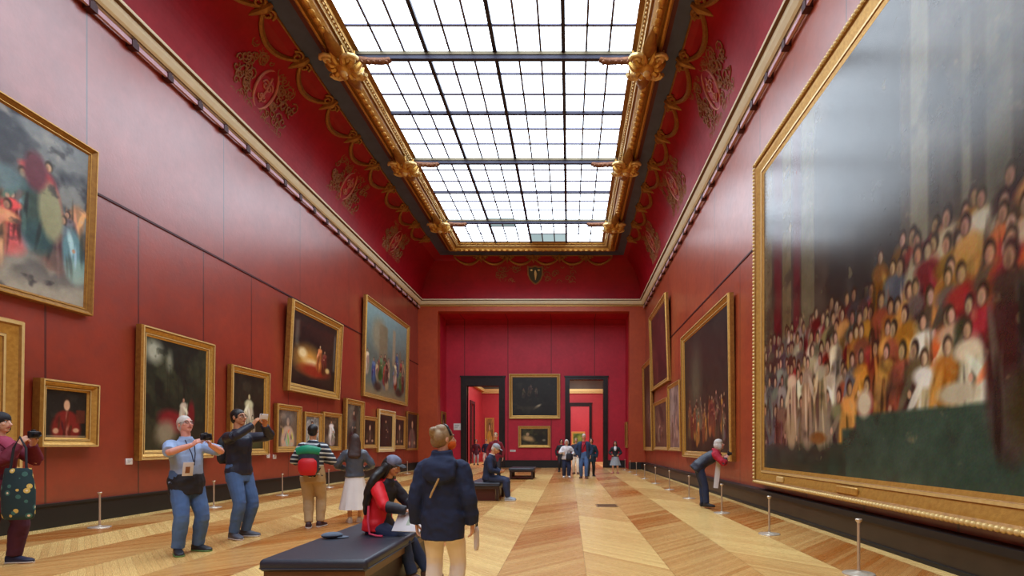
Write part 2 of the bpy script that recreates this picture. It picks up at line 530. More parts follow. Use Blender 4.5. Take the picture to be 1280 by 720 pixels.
# skylight: frosted panes lit by the daylight above
def pane_mat(name, c, strength, var):
    t = NT(name)
    co = t.coords()
    x, y, z = t.sep(co)
    f = t.noise(t.comb(t.M('MULTIPLY', x, 1.0), t.M('MULTIPLY', y, 0.25), 0.0), 0.6, 3.0)
    cell = t.white(t.comb(t.M('FLOOR', t.M('DIVIDE', t.M('SUBTRACT', x, SX0), 0.5933)), t.M('FLOOR', t.M('DIVIDE', t.M('SUBTRACT', y, 25.4), 0.9)), 0.0))
    c2 = (c[0] * (1 - var), c[1] * (1 - var * 0.3), c[2])
    col = t.mix(f, lin(c), lin(c2))
    em = t.n('ShaderNodeEmission')
    t.l(col, em.inputs[0])
    t.l(t.M('MULTIPLY', strength, t.M('ADD', 0.85, t.M('MULTIPLY', cell, 0.3))), em.inputs[1])
    t.l(em.outputs[0], t.out.inputs[0])
    return t.m
SKY = 6.2
m_pane = pane_mat('frosted_daylight_glass', (236, 244, 255), SKY, 0.06)
m_pane_d = pane_mat('dusty_daylight_glass', (178, 196, 196), 1.0, 0.05)
win = structure(empty('window_1'))
mb = MB()
NCOL = 12
pw = (SX1 - SX0) / NCOL
YB1 = 25.4
rows = []
y = SY1
k = 0
edges = [SY1] + [YB1 + 0.9 * j for j in (2, 1, 0)]
while edges[-1] > SY0 + 0.9:
    edges.append(edges[-1] - 0.9)
edges.append(SY0)
for a, b in zip(edges[1:], edges[:-1]):
    for i in range(NCOL):
        x = SX0 + i * pw
        d = (abs(a - 25.4) < 0.1 and 3 <= i <= 4) or (abs(b - 28.3) < 0.1 and 6 <= i <= 8)
        mb.add([(x, a, SZ), (x + pw, a, SZ), (x + pw, b, SZ), (x, b, SZ)], [(0, 3, 2, 1)], 1 if d else 0)
mb.build('pane', [m_pane, m_pane_d], win, smooth=False)
thin, thick = MB(), MB()
for i in range(1, NCOL):
    x = SX0 + i * pw
    if i % 3 == 0:
        thick.box(x - 0.05, x + 0.05, SY0, SY1, SZ - 0.10, SZ - 0.002)
    else:
        thin.box(x - 0.027, x + 0.027, SY0, SY1, SZ - 0.04, SZ - 0.002)
beams = []
for j, y in enumerate(edges[1:-1]):
    q = round((YB1 - y) / 0.9)
    if q % 6 == 0:
        beams.append(y)
    elif q % 3 == 0:
        thick.box(SX0, SX1, y - 0.045, y + 0.045, SZ - 0.09, SZ - 0.002)
    else:
        thin.box(SX0, SX1, y - 0.03, y + 0.03, SZ - 0.04, SZ - 0.002)
thin.build('glazing_bar', m_iron_l, win, smooth=False)
thick.build('main_glazing_bar', m_iron, win, smooth=False)
for y in beams:
    mb = MB()
    mb.box(SX0 - 0.1, SX1 + 0.1, y - 0.06, y + 0.06, SZ - 0.26, SZ - 0.16, 0)
    mb.box(SX0 - 0.1, SX1 + 0.1, y - 0.08, y + 0.08, SZ - 0.16, SZ - 0.08, 1)
    bm_ = mb.build('tie_beam', [m_iron, m_bronze], win, smooth=False)
    for xs, s in ((SX0, 1), (SX1, -1)):
        e = MB()
        e.loft([(xs - s * 0.1, y, SZ - 0.26), (xs + s * 0.3, y, SZ - 0.27), (xs + s * 0.6, y, SZ - 0.29), (xs + s * 0.8, y, SZ - 0.26), (xs + s * 0.86, y, SZ - 0.24)],
               [(0.09, 0.12), (0.07, 0.09), (0.085, 0.09), (0.08, 0.07), (0.03, 0.03)], (0, 1, 0), 10)
        for q in range(5):
            e.ell((xs + s * (0.1 + q * 0.16), y, SZ - 0.32), (0.06, 0.085, 0.05), 0, None, 8, 5)
        e.build('gilt_bracket', m_umber_gilt, bm_)
# unseen glowing ceiling panels added to light the rooms beyond
for nm, r, st in (('added_light_2', (-5.4, 2.2, 36.0, 44.0), 5.0), ('added_light_3', (-2, 3, 48, 56), 7.5)):
    mb = MB()
    mb.add([(r[0], r[2], 7.1), (r[1], r[2], 7.1), (r[1], r[3], 7.1), (r[0], r[3], 7.1)], [(0, 3, 2, 1)])
    structure(mb.build(nm, pane_mat('glow_panel_' + nm, (250, 250, 250), st, 0.05), smooth=False))

# ------------------------------------------------------------------ gilt ornaments
def cove_frame(side, t, y):
    """point, along-wall direction, up-the-cove direction and inward normal"""
    x0, x1, y0, y1, z = cove_rect(t)
    a = cove_rect(min(t + 0.02, 1)); b = cove_rect(max(t - 0.02, 0))
    if side == 'L':
        p = V((x0, y, z)); up = V((a[0] - b[0], 0, a[4] - b[4])).normalized(); al = V((0, 1, 0))
    elif side == 'R':
        p = V((x1, y, z)); up = V((a[1] - b[1], 0, a[4] - b[4])).normalized(); al = V((0, -1, 0))
    else:
        p = V((y, y1, z)); up = V((0, a[3] - b[3], a[4] - b[4])).normalized(); al = V((1, 0, 0))
    nrm = al.cross(up)
    if side == 'L' and nrm.x < 0: nrm = -nrm
    if side == 'R' and nrm.x > 0: nrm = -nrm
    if side == 'E' and nrm.y > 0: nrm = -nrm
    return p, al, up, nrm

def spiral(r0, turns, n=14, flip=1):
    return [(r0 * (1 - 0.8 * i / n) * math.cos(flip * turns * 2 * PI * i / n), r0 * (1 - 0.8 * i / n) * math.sin(flip * turns * 2 * PI * i / n)) for i in range(n + 1)]

for nm, side in (('trim_9', 'L'), ('trim_10', 'R'), ('trim_11', 'E')):
    mb = MB()
    if side != 'E':
        lo, hi, n = 3.8, 28.6, None
        nodes = []
        y = 3.8
        while y < 28.5:
            nodes.append(y); y += 1.8
    else:
        nodes = [FX0 + 0.1 + i * (FX1 - FX0 - 0.2) / 6 for i in range(7)]
    for a, b in zip(nodes[:-1], nodes[1:]):
        pts = []
        for i in range(13):
            q = i / 12
            t = T_SL0 - 0.03 - 0.17 * (4 * q * (1 - q)) ** 0.8
            p, al, up, nr = cove_frame(side, t, a + (b - a) * q)
            pts.append(p + nr * 0.02)
        mb.tube(pts, [0.045 + 0.035 * math.sin(PI * i / 12) for i in range(13)], 6, 0)
        pts = []
        for i in range(9):
            q = i / 8
            p, al, up, nr = cove_frame(side, T_SL0 - 0.01, a + (b - a) * q)
            pts.append(p + nr * 0.01)
        mb.tube(pts, 0.03, 6, 1)
    for y in nodes:
        if side == 'E' and (y < FX0 + 0.2 or y > FX1 - 0.2):
            continue
        p, al, up, nr = cove_frame(side, T_SL0 - 0.05, y)
        for fl in (1, -1):
            mb.tube([p + al * (fl * 0.2 + x * fl) + up * yy + nr * 0.03 for x, yy in spiral(0.17, 1.4)], 0.035, 6, 0)
        mb.loft([p + up * 0.2 + nr * 0.03, p + nr * 0.05, p - up * 0.25 + nr * 0.03, p - up * 0.42 + nr * 0.02], [0.05, 0.11, 0.06, 0.015], al, 8, 0)
    structure(mb.build(nm, [m_gold_d, m_gold_d]))

ORD = {25.4: 'farthest', 20.0: 'middle', 14.6: 'nearest'}
def cart_mesh(mb):
    # local x: towards the glass, y: along the frame, z: up; hangs below the frame
    mb.ell((0, 0, -0.42), (0.17, 0.17, 0.13), 0)
    mb.ell((0.0, 0, -0.53), (0.08, 0.09, 0.06), 2)
    for a in range(10):
        c, s = math.cos(a * PI / 5), math.sin(a * PI / 5)
        mb.loft([(0.12 * c, 0.12 * s, -0.38), (0.24 * c, 0.26 * s, -0.44), (0.33 * c, 0.38 * s, -0.36), (0.40 * c, 0.47 * s, -0.25)], [0.05, 0.075, 0.06, 0.015], (-s, c, 0), 8, 0)
    for sx in (1, -1):
        for sy in (1, -1):
            mb.tube([(sx * (0.22 + u), sy * (0.26 + v), -0.40 - 0.03 * i / 14) for i, (u, v) in enumerate(spiral(0.16, 1.6))], 0.04, 8, 2)
    for sy in (1, -1):
        mb.loft([(0, sy * 0.3, -0.36), (0.02, sy * 0.55, -0.38), (0, sy * 0.8, -0.32), (0, sy * 1.0, -0.26)], [(0.10, 0.06), (0.14, 0.06), (0.09, 0.05), (0.02, 0.02)], (1, 0, 0), 8, 1)
for y in (14.6, 20.0, 25.4):
    for side, x, sg in (('left', FX0 + 0.36, 1), ('right', FX1 - 0.36, -1)):
        c = empty('gilt_cartouche', (x, y, SZ), 0 if sg > 0 else PI,
                  'gilt scrolled cartouche at the %s end of the %s visible skylight beam' % (side, ORD[y]), 'ornament', 'gilt cartouches along the skylight frame')
        mb = MB(); cart_mesh(mb)
        mb.v = [(a * 1.25, b * 1.2, -0.28 + (d + 0.28) * 1.3) for a, b, d in mb.v]
        mb.build('scrollwork', [m_gold, m_gold_d, m_gold_p], c)

m_foliage = mat('faded_gilt_foliage_paint', (156, 104, 50), 0.6, 0.1, 0.2, 10, c2=(120, 62, 34))
m_pinkring = mat('rose_gilt_ring', (204, 122, 92), 0.5, 0.2, 0.2, 10)
m_medred = mat('bright_red_medallion', (176, 22, 36), 0.5, 0, 0.15, 6)
def local_frame(side, t, y):
    p, al, up, nr = cove_frame(side, t, y)
    m = Matrix((al, up, nr)).transposed().to_4x4()
    m.translation = p
    return m
def medallion(side, t, y, label, sc=1.0):
    m = local_frame(side, t, y)
    e = bpy.data.objects.new('cove_medallion', None)
    e.matrix_world = m
    COL.objects.link(e)
    tag(e, label, 'ornament', 'oval medallions painted on the cove')
    mb = MB()
    mb.tube([(0.36 * sc * math.cos(a * PI / 12), 0.52 * sc * math.sin(a * PI / 12), 0.03) for a in range(25)], 0.035, 8)
    mb.build('oval_ring', m_pinkring, e)
    mb = MB()
    mb.ell((0, 0, 0.0), (0.35 * sc, 0.51 * sc, 0.03), 0, None, 20, 6)
    mb.build('red_field', m_medred, e)
    mb = MB()
    for fl in (1, -1):
        mb.tube([(fl * (0.08 + u), 0.08 + v, 0.04) for u, v in spiral(0.14, 1.3)], 0.022, 6)
        mb.tube([(fl * (0.05 + u), -0.2 + v, 0.04) for u, v in spiral(0.11, 1.2, flip=-1)], 0.02, 6)
    mb.tube([(0, 0.34, 0.04), (0.02, 0.0, 0.05), (0, -0.36, 0.04)], 0.025, 6)
    mb.build('scroll_emblem', m_pinkring, e)
    mb = MB()
    rnd = random.Random(int(y * 10))
    for i in range(140):
        a = rnd.uniform(0, 2 * PI); r = rnd.uniform(0.62, 1.6)
        cx, cy = r * 0.78 * math.cos(a), r * 0.95 * math.sin(a)
        cy = max(min(cy, 1.15), -0.95)
        k = rnd.uniform(0.10, 0.2); fl = rnd.choice((1, -1)); ph = rnd.uniform(0, 6)
        pts = []
        for u, v in spiral(k, 1.1, 9, fl):
            pts.append((cx + u * math.cos(ph) - v * math.sin(ph), cy + u * math.sin(ph) + v * math.cos(ph), 0.02 - 0.10 * (cy / 1.2) ** 2 * 0))
        mb.tube(pts, 0.02, 5)
    for q in range(len(mb.v)):        # follow the curve of the cove
        x_, y_, z_ = mb.v[q]
        mb.v[q] = (x_, y_, z_ + 0.16 * y_ * y_)
    mb.build('foliage', m_foliage, e)
for y in (14.6, 20.0, 25.4):
    for side, nm in (('L', 'left'), ('R', 'right')):
        medallion(side, 0.36, y - 0.1, 'oval red medallion on the %s cove below the %s visible skylight beam' % (nm, ORD[y]))
# the shield on the end cove
m = local_frame('E', 0.42, (CX0 + CX1) / 2 + 0.25)
e = bpy.data.objects.new('shield_crest', None); e.matrix_world = m; COL.objects.link(e)
tag(e, 'small dark shield crest with gilt scrolls on the end cove above the alcove', 'crest')
def shield(sc, z0, z1, mb, mi=0):
    o = [(-0.5, 0.55), (-0.25, 0.5), (0, 0.6), (0.25, 0.5), (0.5, 0.55), (0.5, 0.0), (0.38, -0.35), (0.18, -0.58), (0, -0.7), (-0.18, -0.58), (-0.38, -0.35), (-0.5, 0.0)]
    mb.rings([[V((x * sc, y * sc, z)) for x, y in o] for z in (z0, z1)], mi)
mb = MB(); shield(0.86, 0.0, 0.08, mb); mb.build('gilt_border', m_foliage, e, smooth=False)
mb = MB(); shield(0.7, 0.08, 0.11, mb); mb.build('field', mat('dark_olive_shield', (52, 50, 34), 0.5, 0, 0.3, 8), e, smooth=False)
mb = MB(); mb.loft([(0, 0.25, 0.11), (0.02, 0.05, 0.14), (0, -0.3, 0.11)], [0.03, 0.08, 0.02], (1, 0, 0), 8); mb.ell((-0.2, 0.25, 0.11), (0.07, 0.05, 0.03)); mb.ell((0.2, 0.25, 0.11), (0.07, 0.05, 0.03))
mb.build('charge', m_gold_p, e)
mb = MB()
rnd = random.Random(5)
for fl in (1, -1):
    for i in range(30):
        cx, cy = fl * rnd.uniform(0.55, 2.1), rnd.uniform(-0.9, 0.9)
        mb.tube([(cx + u, cy + v, 0.02 + 0.08 * cy * cy) for u, v in spiral(rnd.uniform(0.1, 0.24), 1.1, 9, fl)], 0.02, 5)
    mb.tube([(fl * (0.12 + u), -0.78 + v, 0.06) for u, v in spiral(0.16, 1.2, 12, fl)], 0.035, 6)
mb.v = [tuple(m @ V(q)) for q in mb.v]
structure(mb.build('trim_13', m_foliage))
# ------------------------------------------------------------------ paintings
class Canvas:
    """a small raster of paint, turned into the colour of a finely divided canvas"""
    def __init__(s, w, h, c, seed):
        s.w, s.h = w, h
        s.r = np.random.RandomState(seed)
        s.a = np.ones((h, w, 3)) * np.array(c, float)
        s.U, s.Vv = np.meshgrid((np.arange(w) + 0.5) / w, (np.arange(h) + 0.5) / h)   # v = 0 at the bottom
        s.asp = 1.0
    def lay(s, m, c):
        m = np.clip(m, 0, 1)[..., None]
        s.a = s.a * (1 - m) + np.array(c, float) * m
    def grad(s, v0, v1, c, k=1.0):
        s.lay(k * (s.Vv - v0) / (v1 - v0), c)
    def rect(s, u0, u1, v0, v1, c, soft=0.01, k=1.0):
        m = np.clip((s.U - u0) / soft, 0, 1) * np.clip((u1 - s.U) / soft, 0, 1) * np.clip((s.Vv - v0) / soft, 0, 1) * np.clip((v1 - s.Vv) / soft, 0, 1)
        s.lay(m * k, c)
    def ell(s, u, v, ru, rv, c, k=1.0, soft=0.3, rot=0.0):
        R = max(ru * s.asp, rv) * (1 + soft) * 1.02
        i0, i1 = max(0, int((u - R / s.asp) * s.w) - 1), min(s.w, int((u + R / s.asp) * s.w) + 2)
        j0, j1 = max(0, int((v - R) * s.h) - 1), min(s.h, int((v + R) * s.h) + 2)
        if i0 >= i1 or j0 >= j1:
            return
        x, y = (s.U[j0:j1, i0:i1] - u) * s.asp, s.Vv[j0:j1, i0:i1] - v
        cr, sr = math.cos(rot), math.sin(rot)
        x, y = x * cr + y * sr, -x * sr + y * cr
        d = np.sqrt((x / (ru * s.asp)) ** 2 + (y / rv) ** 2)
        m = (k * np.clip((1 + soft - d) / (2 * soft), 0, 1))[..., None]
        s.a[j0:j1, i0:i1] = s.a[j0:j1, i0:i1] * (1 - m) + np.array(c, float) * m
    def cloud(s, n, lo=4):
        out = np.zeros((s.h, s.w))
        amp, g = 1.0, lo
        for _ in range(n):
            gx, gy = int(g * max(1, s.asp)) + 2, g + 2
            q = s.r.rand(gy, gx)
            x = s.U * (gx - 1.001); y = s.Vv * (gy - 1.001)
            xi, yi = x.astype(int), y.astype(int)
            fx, fy = x - xi, y - yi
            fx, fy = fx * fx * (3 - 2 * fx), fy * fy * (3 - 2 * fy)
            out += amp * ((q[yi, xi] * (1 - fx) + q[yi, xi + 1] * fx) * (1 - fy) + (q[yi + 1, xi] * (1 - fx) + q[yi + 1, xi + 1] * fx) * fy)
            amp *= 0.55; g *= 2
        out -= out.min()
        return out / out.max()
    def blotch(s, c, lo=4, thr=0.55, k=0.7, sharp=6):
        s.lay(k * np.clip((s.cloud(4, lo) - thr) * sharp, 0, 1), c)
    def figure(s, u, base, h, robe, skin=(206, 160, 124), hair=(52, 36, 26), lean=0.0):
        """a loosely brushed draped figure: long folds, shoulders, an arm, a small head"""
        w = h * 0.15 / s.asp
        rr = s.r
        jit = lambda c, q=18: tuple(np.clip(np.array(c) + rr.uniform(-q, q, 3) * 0.6 + rr.uniform(-q, q), 0, 255))
        dk = tuple(x * 0.42 for x in robe); lt = tuple(min(255, x * 1.25 + 18) for x in robe)
        top = base + h * 0.80
        hu = u + lean * h * 0.9
        s.ell(u, base + h * 0.40, w * 1.0, h * 0.42, jit(robe), 0.95, 0.16, -lean)
        s.ell(u + w * rr.uniform(-0.5, 0.5), base + h * 0.18, w * 1.15, h * 0.19, jit(robe, 26), 0.8, 0.3)
        for q in range(6):
            x = u + w * rr.uniform(-0.9, 0.9); c = jit(dk if q % 2 else lt, 14)
            s.ell(x, base + h * rr.uniform(0.2, 0.6), w * rr.uniform(0.08, 0.2), h * rr.uniform(0.12, 0.3), c, 0.75, 0.4, rr.uniform(-0.16, 0.16))
        s.ell(hu, base + h * 0.74, w * 0.85, h * 0.075, jit(lt if rr.rand() > 0.5 else robe), 0.9, 0.3, rr.uniform(-0.3, 0.3))
        sd = rr.choice((-1, 1))
        s.ell(hu + sd * w * 0.7, base + h * 0.60, w * 0.26, h * 0.16, jit(lt), 0.85, 0.3, sd * rr.uniform(0.2, 0.9))
        s.ell(hu + sd * w * rr.uniform(0.1, 1.0), base + h * rr.uniform(0.46, 0.6), w * 0.15, h * 0.03, jit(skin), 0.9, 0.3)
        s.ell(hu + w * 0.02, top + h * 0.09, w * 0.30, h * 0.066, jit(hair, 10), 0.95, 0.25)
        s.ell(hu + w * rr.uniform(-0.1, 0.12), top + h * 0.072, w * 0.22, h * 0.05, jit(skin), 0.95, 0.3)
        s.ell(hu - w * 0.1, top + h * 0.06, w * 0.1, h * 0.04, jit(tuple(x * 0.6 for x in skin)), 0.5, 0.5)
    def grain(s, k=10):
        s.a = np.clip(s.a + (s.cloud(3, 24)[..., None] - 0.5) * k * 2 + s.r.uniform(-k, k, s.a.shape) * 0.5, 0, 255)
    def mesh(s, name, W, H):
        xs = np.linspace(-W / 2, W / 2, s.w); zs = np.linspace(0, H, s.h)
        X, Z = np.meshgrid(xs, zs)
        co = np.stack([X.ravel(), np.zeros(X.size), Z.ravel()], 1)
        me = bpy.data.meshes.new(name)
        idx = np.arange(s.w * s.h).reshape(s.h, s.w)
        q = np.stack([idx[:-1, :-1], idx[:-1, 1:], idx[1:, 1:], idx[1:, :-1]], -1).reshape(-1, 4)
        me.vertices.add(len(co)); me.vertices.foreach_set('co', co.ravel())
        me.loops.add(q.size); me.loops.foreach_set('vertex_index', q.ravel().astype(np.int32))
        me.polygons.add(len(q)); me.polygons.foreach_set('loop_start', np.arange(0, q.size, 4, dtype=np.int32))
        me.update(calc_edges=True)
        at = me.color_attributes.new('paint', 'FLOAT_COLOR', 'POINT')
        v = s.a.reshape(-1, 3) / 255.0
        l = np.where(v <= 0.04045, v / 12.92, ((v + 0.055) / 1.055) ** 2.4)
        at.data.foreach_set('color', np.concatenate([l, np.ones((len(l), 1))], 1).astype(np.float32).ravel())
        return me

def oil_mat(name, rough, bump=0.15):
    t = NT(name)
    a = t.n('ShaderNodeVertexColor', layer_name='paint')
    co = t.coords()
    t.pset(a.outputs[0], rough, 0.0, 0.5)
    t.bump(t.noise(co, 30.0, 4.0, 0.6), bump, 0.004)
    return t.m
m_oil = oil_mat('varnished_oil_paint', 0.42)
m_oil_big = oil_mat('glossy_varnished_oil_paint', 0.2, 0.08)

def frame_mesh(W, H, fw, dep, beads=0.0):
    """moulded frame round a W x H opening, outer edge at -fw; y = 0 back, front towards -y"""
    mb = MB()
    prof = [(fw, 0.0), (fw, -dep * 0.7), (fw * 0.93, -dep), (fw * 0.8, -dep), (fw * 0.72, -dep * 0.86), (fw * 0.62, -dep * 0.8), (fw * 0.34, -dep * 0.52), (fw * 0.3, -dep * 0.6), (fw * 0.2, -dep * 0.6), (fw * 0.16, -dep * 0.5), (0.0, -dep * 0.36), (0.0, -0.005)]
    mi = [1, 0, 2, 1, 0, 0, 1, 2, 1, 0, 1]
    rings = []
    for o, y in prof:
        rings.append([V((-W / 2 - o, y, -o)), V((W / 2 + o, y, -o)), V((W / 2 + o, y, H + o)), V((-W / 2 - o, y, H + o))])
    for i in range(len(prof) - 1):
        mb.rings([rings[i], rings[i + 1]], mi[i], None, caps=False)
    if beads:
        r = beads
        def run(a, b):
            n = max(2, int((b - a).length / (r * 2.3)))
            for i in range(n + 1):
                mb.ell(a.lerp(b, i / n), (r, r, r), 3, None, 7, 5)
        o, y = fw * 0.88, -dep - r * 0.3
        c = [V((-W / 2 - o, y, -o)), V((W / 2 + o, y, -o)), V((W / 2 + o, y, H + o)), V((-W / 2 - o, y, H + o))]
        for i in range(4):
            run(c[i], c[(i + 1) % 4])
    return mb

def painting(name, label, wall, a0, a1, z0, z1, fw, dep, cv, tilt=0.0, beads=0.0, group=None, off=0.0, oil=None, style=0):
    """hang a framed canvas; a0..a1 outer extent along the wall, z0..z1 outer height"""
    W, H = abs(a1 - a0) - 2 * fw, (z1 - z0) - 2 * fw
    c = (a0 + a1) / 2
    if wall == 'L': loc, rz = (XL + off, c, z0), PI / 2
    elif wall == 'R': loc, rz = (XR - off, c, z0), -PI / 2
    elif wall == 'B': loc, rz = (c, YK - off, z0), 0.0
    elif wall == 'AL': loc, rz = (OX0, c, z0), PI / 2
    elif wall == 'AR': loc, rz = (OX1, c, z0), -PI / 2
    elif wall == 'B2': loc, rz = (c, Y2, z0), 0.0
    else: loc, rz = (c, Y3, z0), 0.0
    # local frame: x along the wall, -y out of it into the room
    e = empty(name, loc, rz, label, 'painting', group)
    e.rotation_euler = (math.radians(tilt), 0, rz)
    mb = frame_mesh(W, H, fw, dep, beads)
    sh = V((0, 0, fw))
    mb.v = [tuple(V(p) + sh) for p in mb.v]
    fr = mb.build('frame', FRAMES[style], e)
    me = cv.mesh('canvas', W, H)
    me.transform(Matrix.Translation((0, -dep * 0.35, fw)))
    me.materials.append(oil or m_oil)
    link('canvas', me, e)
    bb = MB(); bb.box(-W / 2, W / 2, -dep * 0.3, -0.004, fw, fw + H)
    bb.build('backing_board', m_board, e, smooth=False)
    return e
m_board = mat('brown_backing_board', (84, 62, 40), 0.8)
FRAMES = [[m_gold, m_gold_d, m_gold_p, m_gold_p],
          [m_gold_d, m_gold_d, m_gold, m_gold],
          [m_gold_p, m_gold, m_stone_l, m_gold_p]]

WHITE, CRIM, GOLDC, DARKG, GREYB, OLIVE = (222, 208, 176), (138, 28, 34), (178, 122, 46), (44, 42, 36), (112, 118, 116), (84, 80, 48)
# 1. the giant ceremonial canvas of the right wall: invented crowd under pale columns
cv = Canvas(620, 392, (62, 54, 44), 3); cv.asp = 9.8 / 6.24
cv.blotch((92, 80, 62), 3, 0.5, 0.6)
for u0, u1, c, k in ((0.0, 0.05, (110, 92, 62), .7), (0.055, 0.10, (96, 20, 28), .9), (0.10, 0.15, (120, 102, 66), .7), (0.155, 0.19, (92, 22, 30), .9), (0.19, 0.25, (112, 104, 74), .7),
                     (0.30, 0.50, (48, 48, 46), .8), (0.515, 0.555, (128, 124, 100), .8), (0.57, 0.60, (78, 70, 60), .8), (0.605, 0.625, (120, 118, 98), .8), (0.64, 0.68, (104, 102, 86), .8), (0.72, 0.9, (46, 44, 42), .8), (0.92, 0.97, (150, 146, 124), .8)):
    cv.rect(u0, u1, 0.0, 1.0, c, 0.006, k)
cv.blotch((30, 28, 26), 5, 0.6, 0.5)
cv.grad(0.30, 0.0, (36, 44, 36), 0.9)
for lay_, (top, dark) in enumerate(((0.45, 0.5), (0.41, 0.65), (0.355, 0.8), (0.30, 0.95), (0.24, 1.0))):
    n = (60, 52, 46, 38, 28)[lay_]
    for i in range(n):
        u = (i + cv.r.uniform(0.1, 0.9)) / n
        hgt = cv.r.uniform(0.25, 0.30)
        if u < 0.14: pal = [(84, 86, 84), (118, 116, 108), (62, 58, 56), (92, 60, 54)]
        elif u < 0.34: pal = [WHITE, (178, 148, 96), CRIM, (92, 84, 66), (196, 182, 150)]
        elif u < 0.5: pal = [GOLDC, CRIM, GOLDC, (120, 52, 34), (96, 104, 104)]
        else: pal = [(210, 190, 150), GOLDC, CRIM, (190, 88, 34), WHITE, (70, 56, 44)]
        c = pal[cv.r.randint(len(pal))]
        c = tuple(x * (0.35 + 0.65 * dark) for x in c)
        bump_ = 0.05 if u > 0.45 else 0.0
        cv.figure(u, top - hgt + bump_ + cv.r.uniform(-0.02, 0.02), hgt, c, tuple(x * (0.5 + 0.5 * dark) for x in (214, 168, 130)), lean=cv.r.uniform(-0.05, 0.05))
# carpeted floor and steps, patch of green
cv.rect(0, 1, -0.05, 0.085, (46, 62, 48), 0.03, 1)
for k, (u0, v) in enumerate(((0.30, 0.085), (0.34, 0.12), (0.38, 0.15))):
    cv.rect(u0, 1.0, -0.1, v, (46 + 4 * k, 68 + 5 * k, 56 + 5 * k), 0.01, 1); cv.rect(u0, 1.0, v - 0.010, v, (70, 94, 80), 0.008, 0.6)
cv.rect(0, 0.3, -0.05, 0.085, (40, 52, 42), 0.02, 0.7)
for u in (0.675, 0.72, 0.78, 0.9):
    cv.figure(u, 0.06, 0.34 + 0.03 * cv.r.rand(), (58, 46, 38), (150, 116, 90))
for u in (0.15, 0.22, 0.27):
    cv.figure(u, 0.075, 0.26, (170, 150, 120))
cv.ell(0.60, 0.165, 0.03, 0.02, (206, 196, 166)); cv.ell(0.26, 0.095, 0.03, 0.016, (138, 92, 44)); cv.ell(0.41, 0.17, 0.02, 0.03, WHITE)
cv.blotch((30, 28, 26), 9, 0.62, 0.6, 4); cv.blotch((196, 170, 120), 22, 0.8, 0.35, 8); cv.lay(np.full((cv.h, cv.w), 0.1), (50, 40, 28)); cv.grain(12)
big = painting('giant_painting', 'largest canvas in the room, a huge varnished crowd scene in a beaded gilt frame', 'R', 12.28, 1.7, 0.52, 7.48, 0.36, 0.17, cv, 0.0, 0.034, off=0.045, oil=m_oil_big)
big_W = 10.58 - 0.72
for x, w, m_, z in ((-big_W / 2 + 1.12, 0.32, m_gold_p, 0.17), (-big_W / 2 + 3.72, 0.62, m_gold, 0.17)):
    mb = MB()
    mm = Matrix.Translation((x, -0.148, z)) @ Matrix.Rotation(PI / 2, 4, 'X')
    mb.rbox(-w / 2, w / 2, -0.055, 0.055, -0.02, 0.02, 0.02, 0, mm)
    p = mb.build('nameplate', m_, big)

# helpers for the invented pictures
def woodland(seed, w=120, h=160):
    cv = Canvas(w, h, (34, 40, 28), seed); cv.asp = w / h
    cv.blotch((58, 62, 40), 3, 0.45, 0.6); cv.blotch((18, 22, 16), 4, 0.5, 0.8)
    for i in range(7):
        u = cv.r.uniform(0.3, 0.95); cv.rect(u, u + 0.03, 0.25, 1.0, (26, 24, 16), 0.02, 0.8)
    cv.ell(0.12, 0.88, 0.13, 0.10, (188, 190, 168), 0.9, 0.5); cv.ell(0.36, 0.82, 0.05, 0.09, (150, 152, 130), 0.8, 0.6); cv.blotch((30, 36, 24), 9, 0.6, 0.6)
    cv.ell(0.45, 0.13, 0.5, 0.14, (52, 46, 30), 0.8, 0.5)
    return cv
def interior(seed, w, h, base, glow, n, pal, gu=0.45, gv=0.4):
    cv = Canvas(w, h, base, seed); cv.asp = w / h
    cv.blotch(tuple(x * 0.4 for x in base), 3, 0.45, 0.8); cv.blotch(tuple(min(255, x * 1.6 + 10) for x in base), 4, 0.6, 0.5)
    cv.ell(gu, gv, 0.34, 0.26, glow, 0.55, 0.9)
    for i in range(n):
        cv.figure(cv.r.uniform(0.12, 0.88), cv.r.uniform(0.08, 0.2), cv.r.uniform(0.3, 0.5), pal[i % len(pal)], lean=cv.r.uniform(-0.1, 0.1))
    return cv
def portrait(seed, w, h, bg, robe, skin=(214, 168, 132), size=0.8, full=False):
    w, h = w * 2, h * 2
    cv = Canvas(w, h, bg, seed); cv.asp = w / h
    cv.blotch(tuple(x * 0.6 for x in bg), 3, 0.5, 0.7); cv.blotch(tuple(min(255, x * 1.5 + 8) for x in bg), 5, 0.62, 0.6)
    if full:
        cv.figure(0.5, 0.06, size, robe, skin); cv.figure(0.62, 0.04, size * 0.6, tuple(x * 0.6 for x in robe), skin); cv.ell(0.25, 0.2, 0.2, 0.16, tuple(x * 0.5 for x in robe), 0.7, 0.5, 0.4)
    else:
        cv.ell(0.5, 0.18, 0.36, 0.36, robe, 1, 0.15); cv.ell(0.5, 0.44, 0.24, 0.14, robe, 1, 0.25); cv.ell(0.52, 0.3, 0.04, 0.26, (210, 180, 150), 0.6, 0.5)
        for q in range(10):
            cv.ell(cv.r.uniform(0.2, 0.8), cv.r.uniform(0.05, 0.45), 0.03, cv.r.uniform(0.06, 0.16), tuple(x * cv.r.choice((0.5, 0.7, 1.25)) for x in robe), 0.7, 0.4, cv.r.uniform(-0.5, 0.5))
        cv.ell(0.5, 0.72, 0.10, 0.14, (46, 32, 24), 1, 0.2); cv.ell(0.505, 0.69, 0.075, 0.115, skin, 1, 0.2)
        cv.ell(0.25, 0.14, 0.07, 0.06, skin, 0.9, 0.3); cv.ell(0.74, 0.16, 0.08, 0.05, skin, 0.9, 0.3)
    return cv

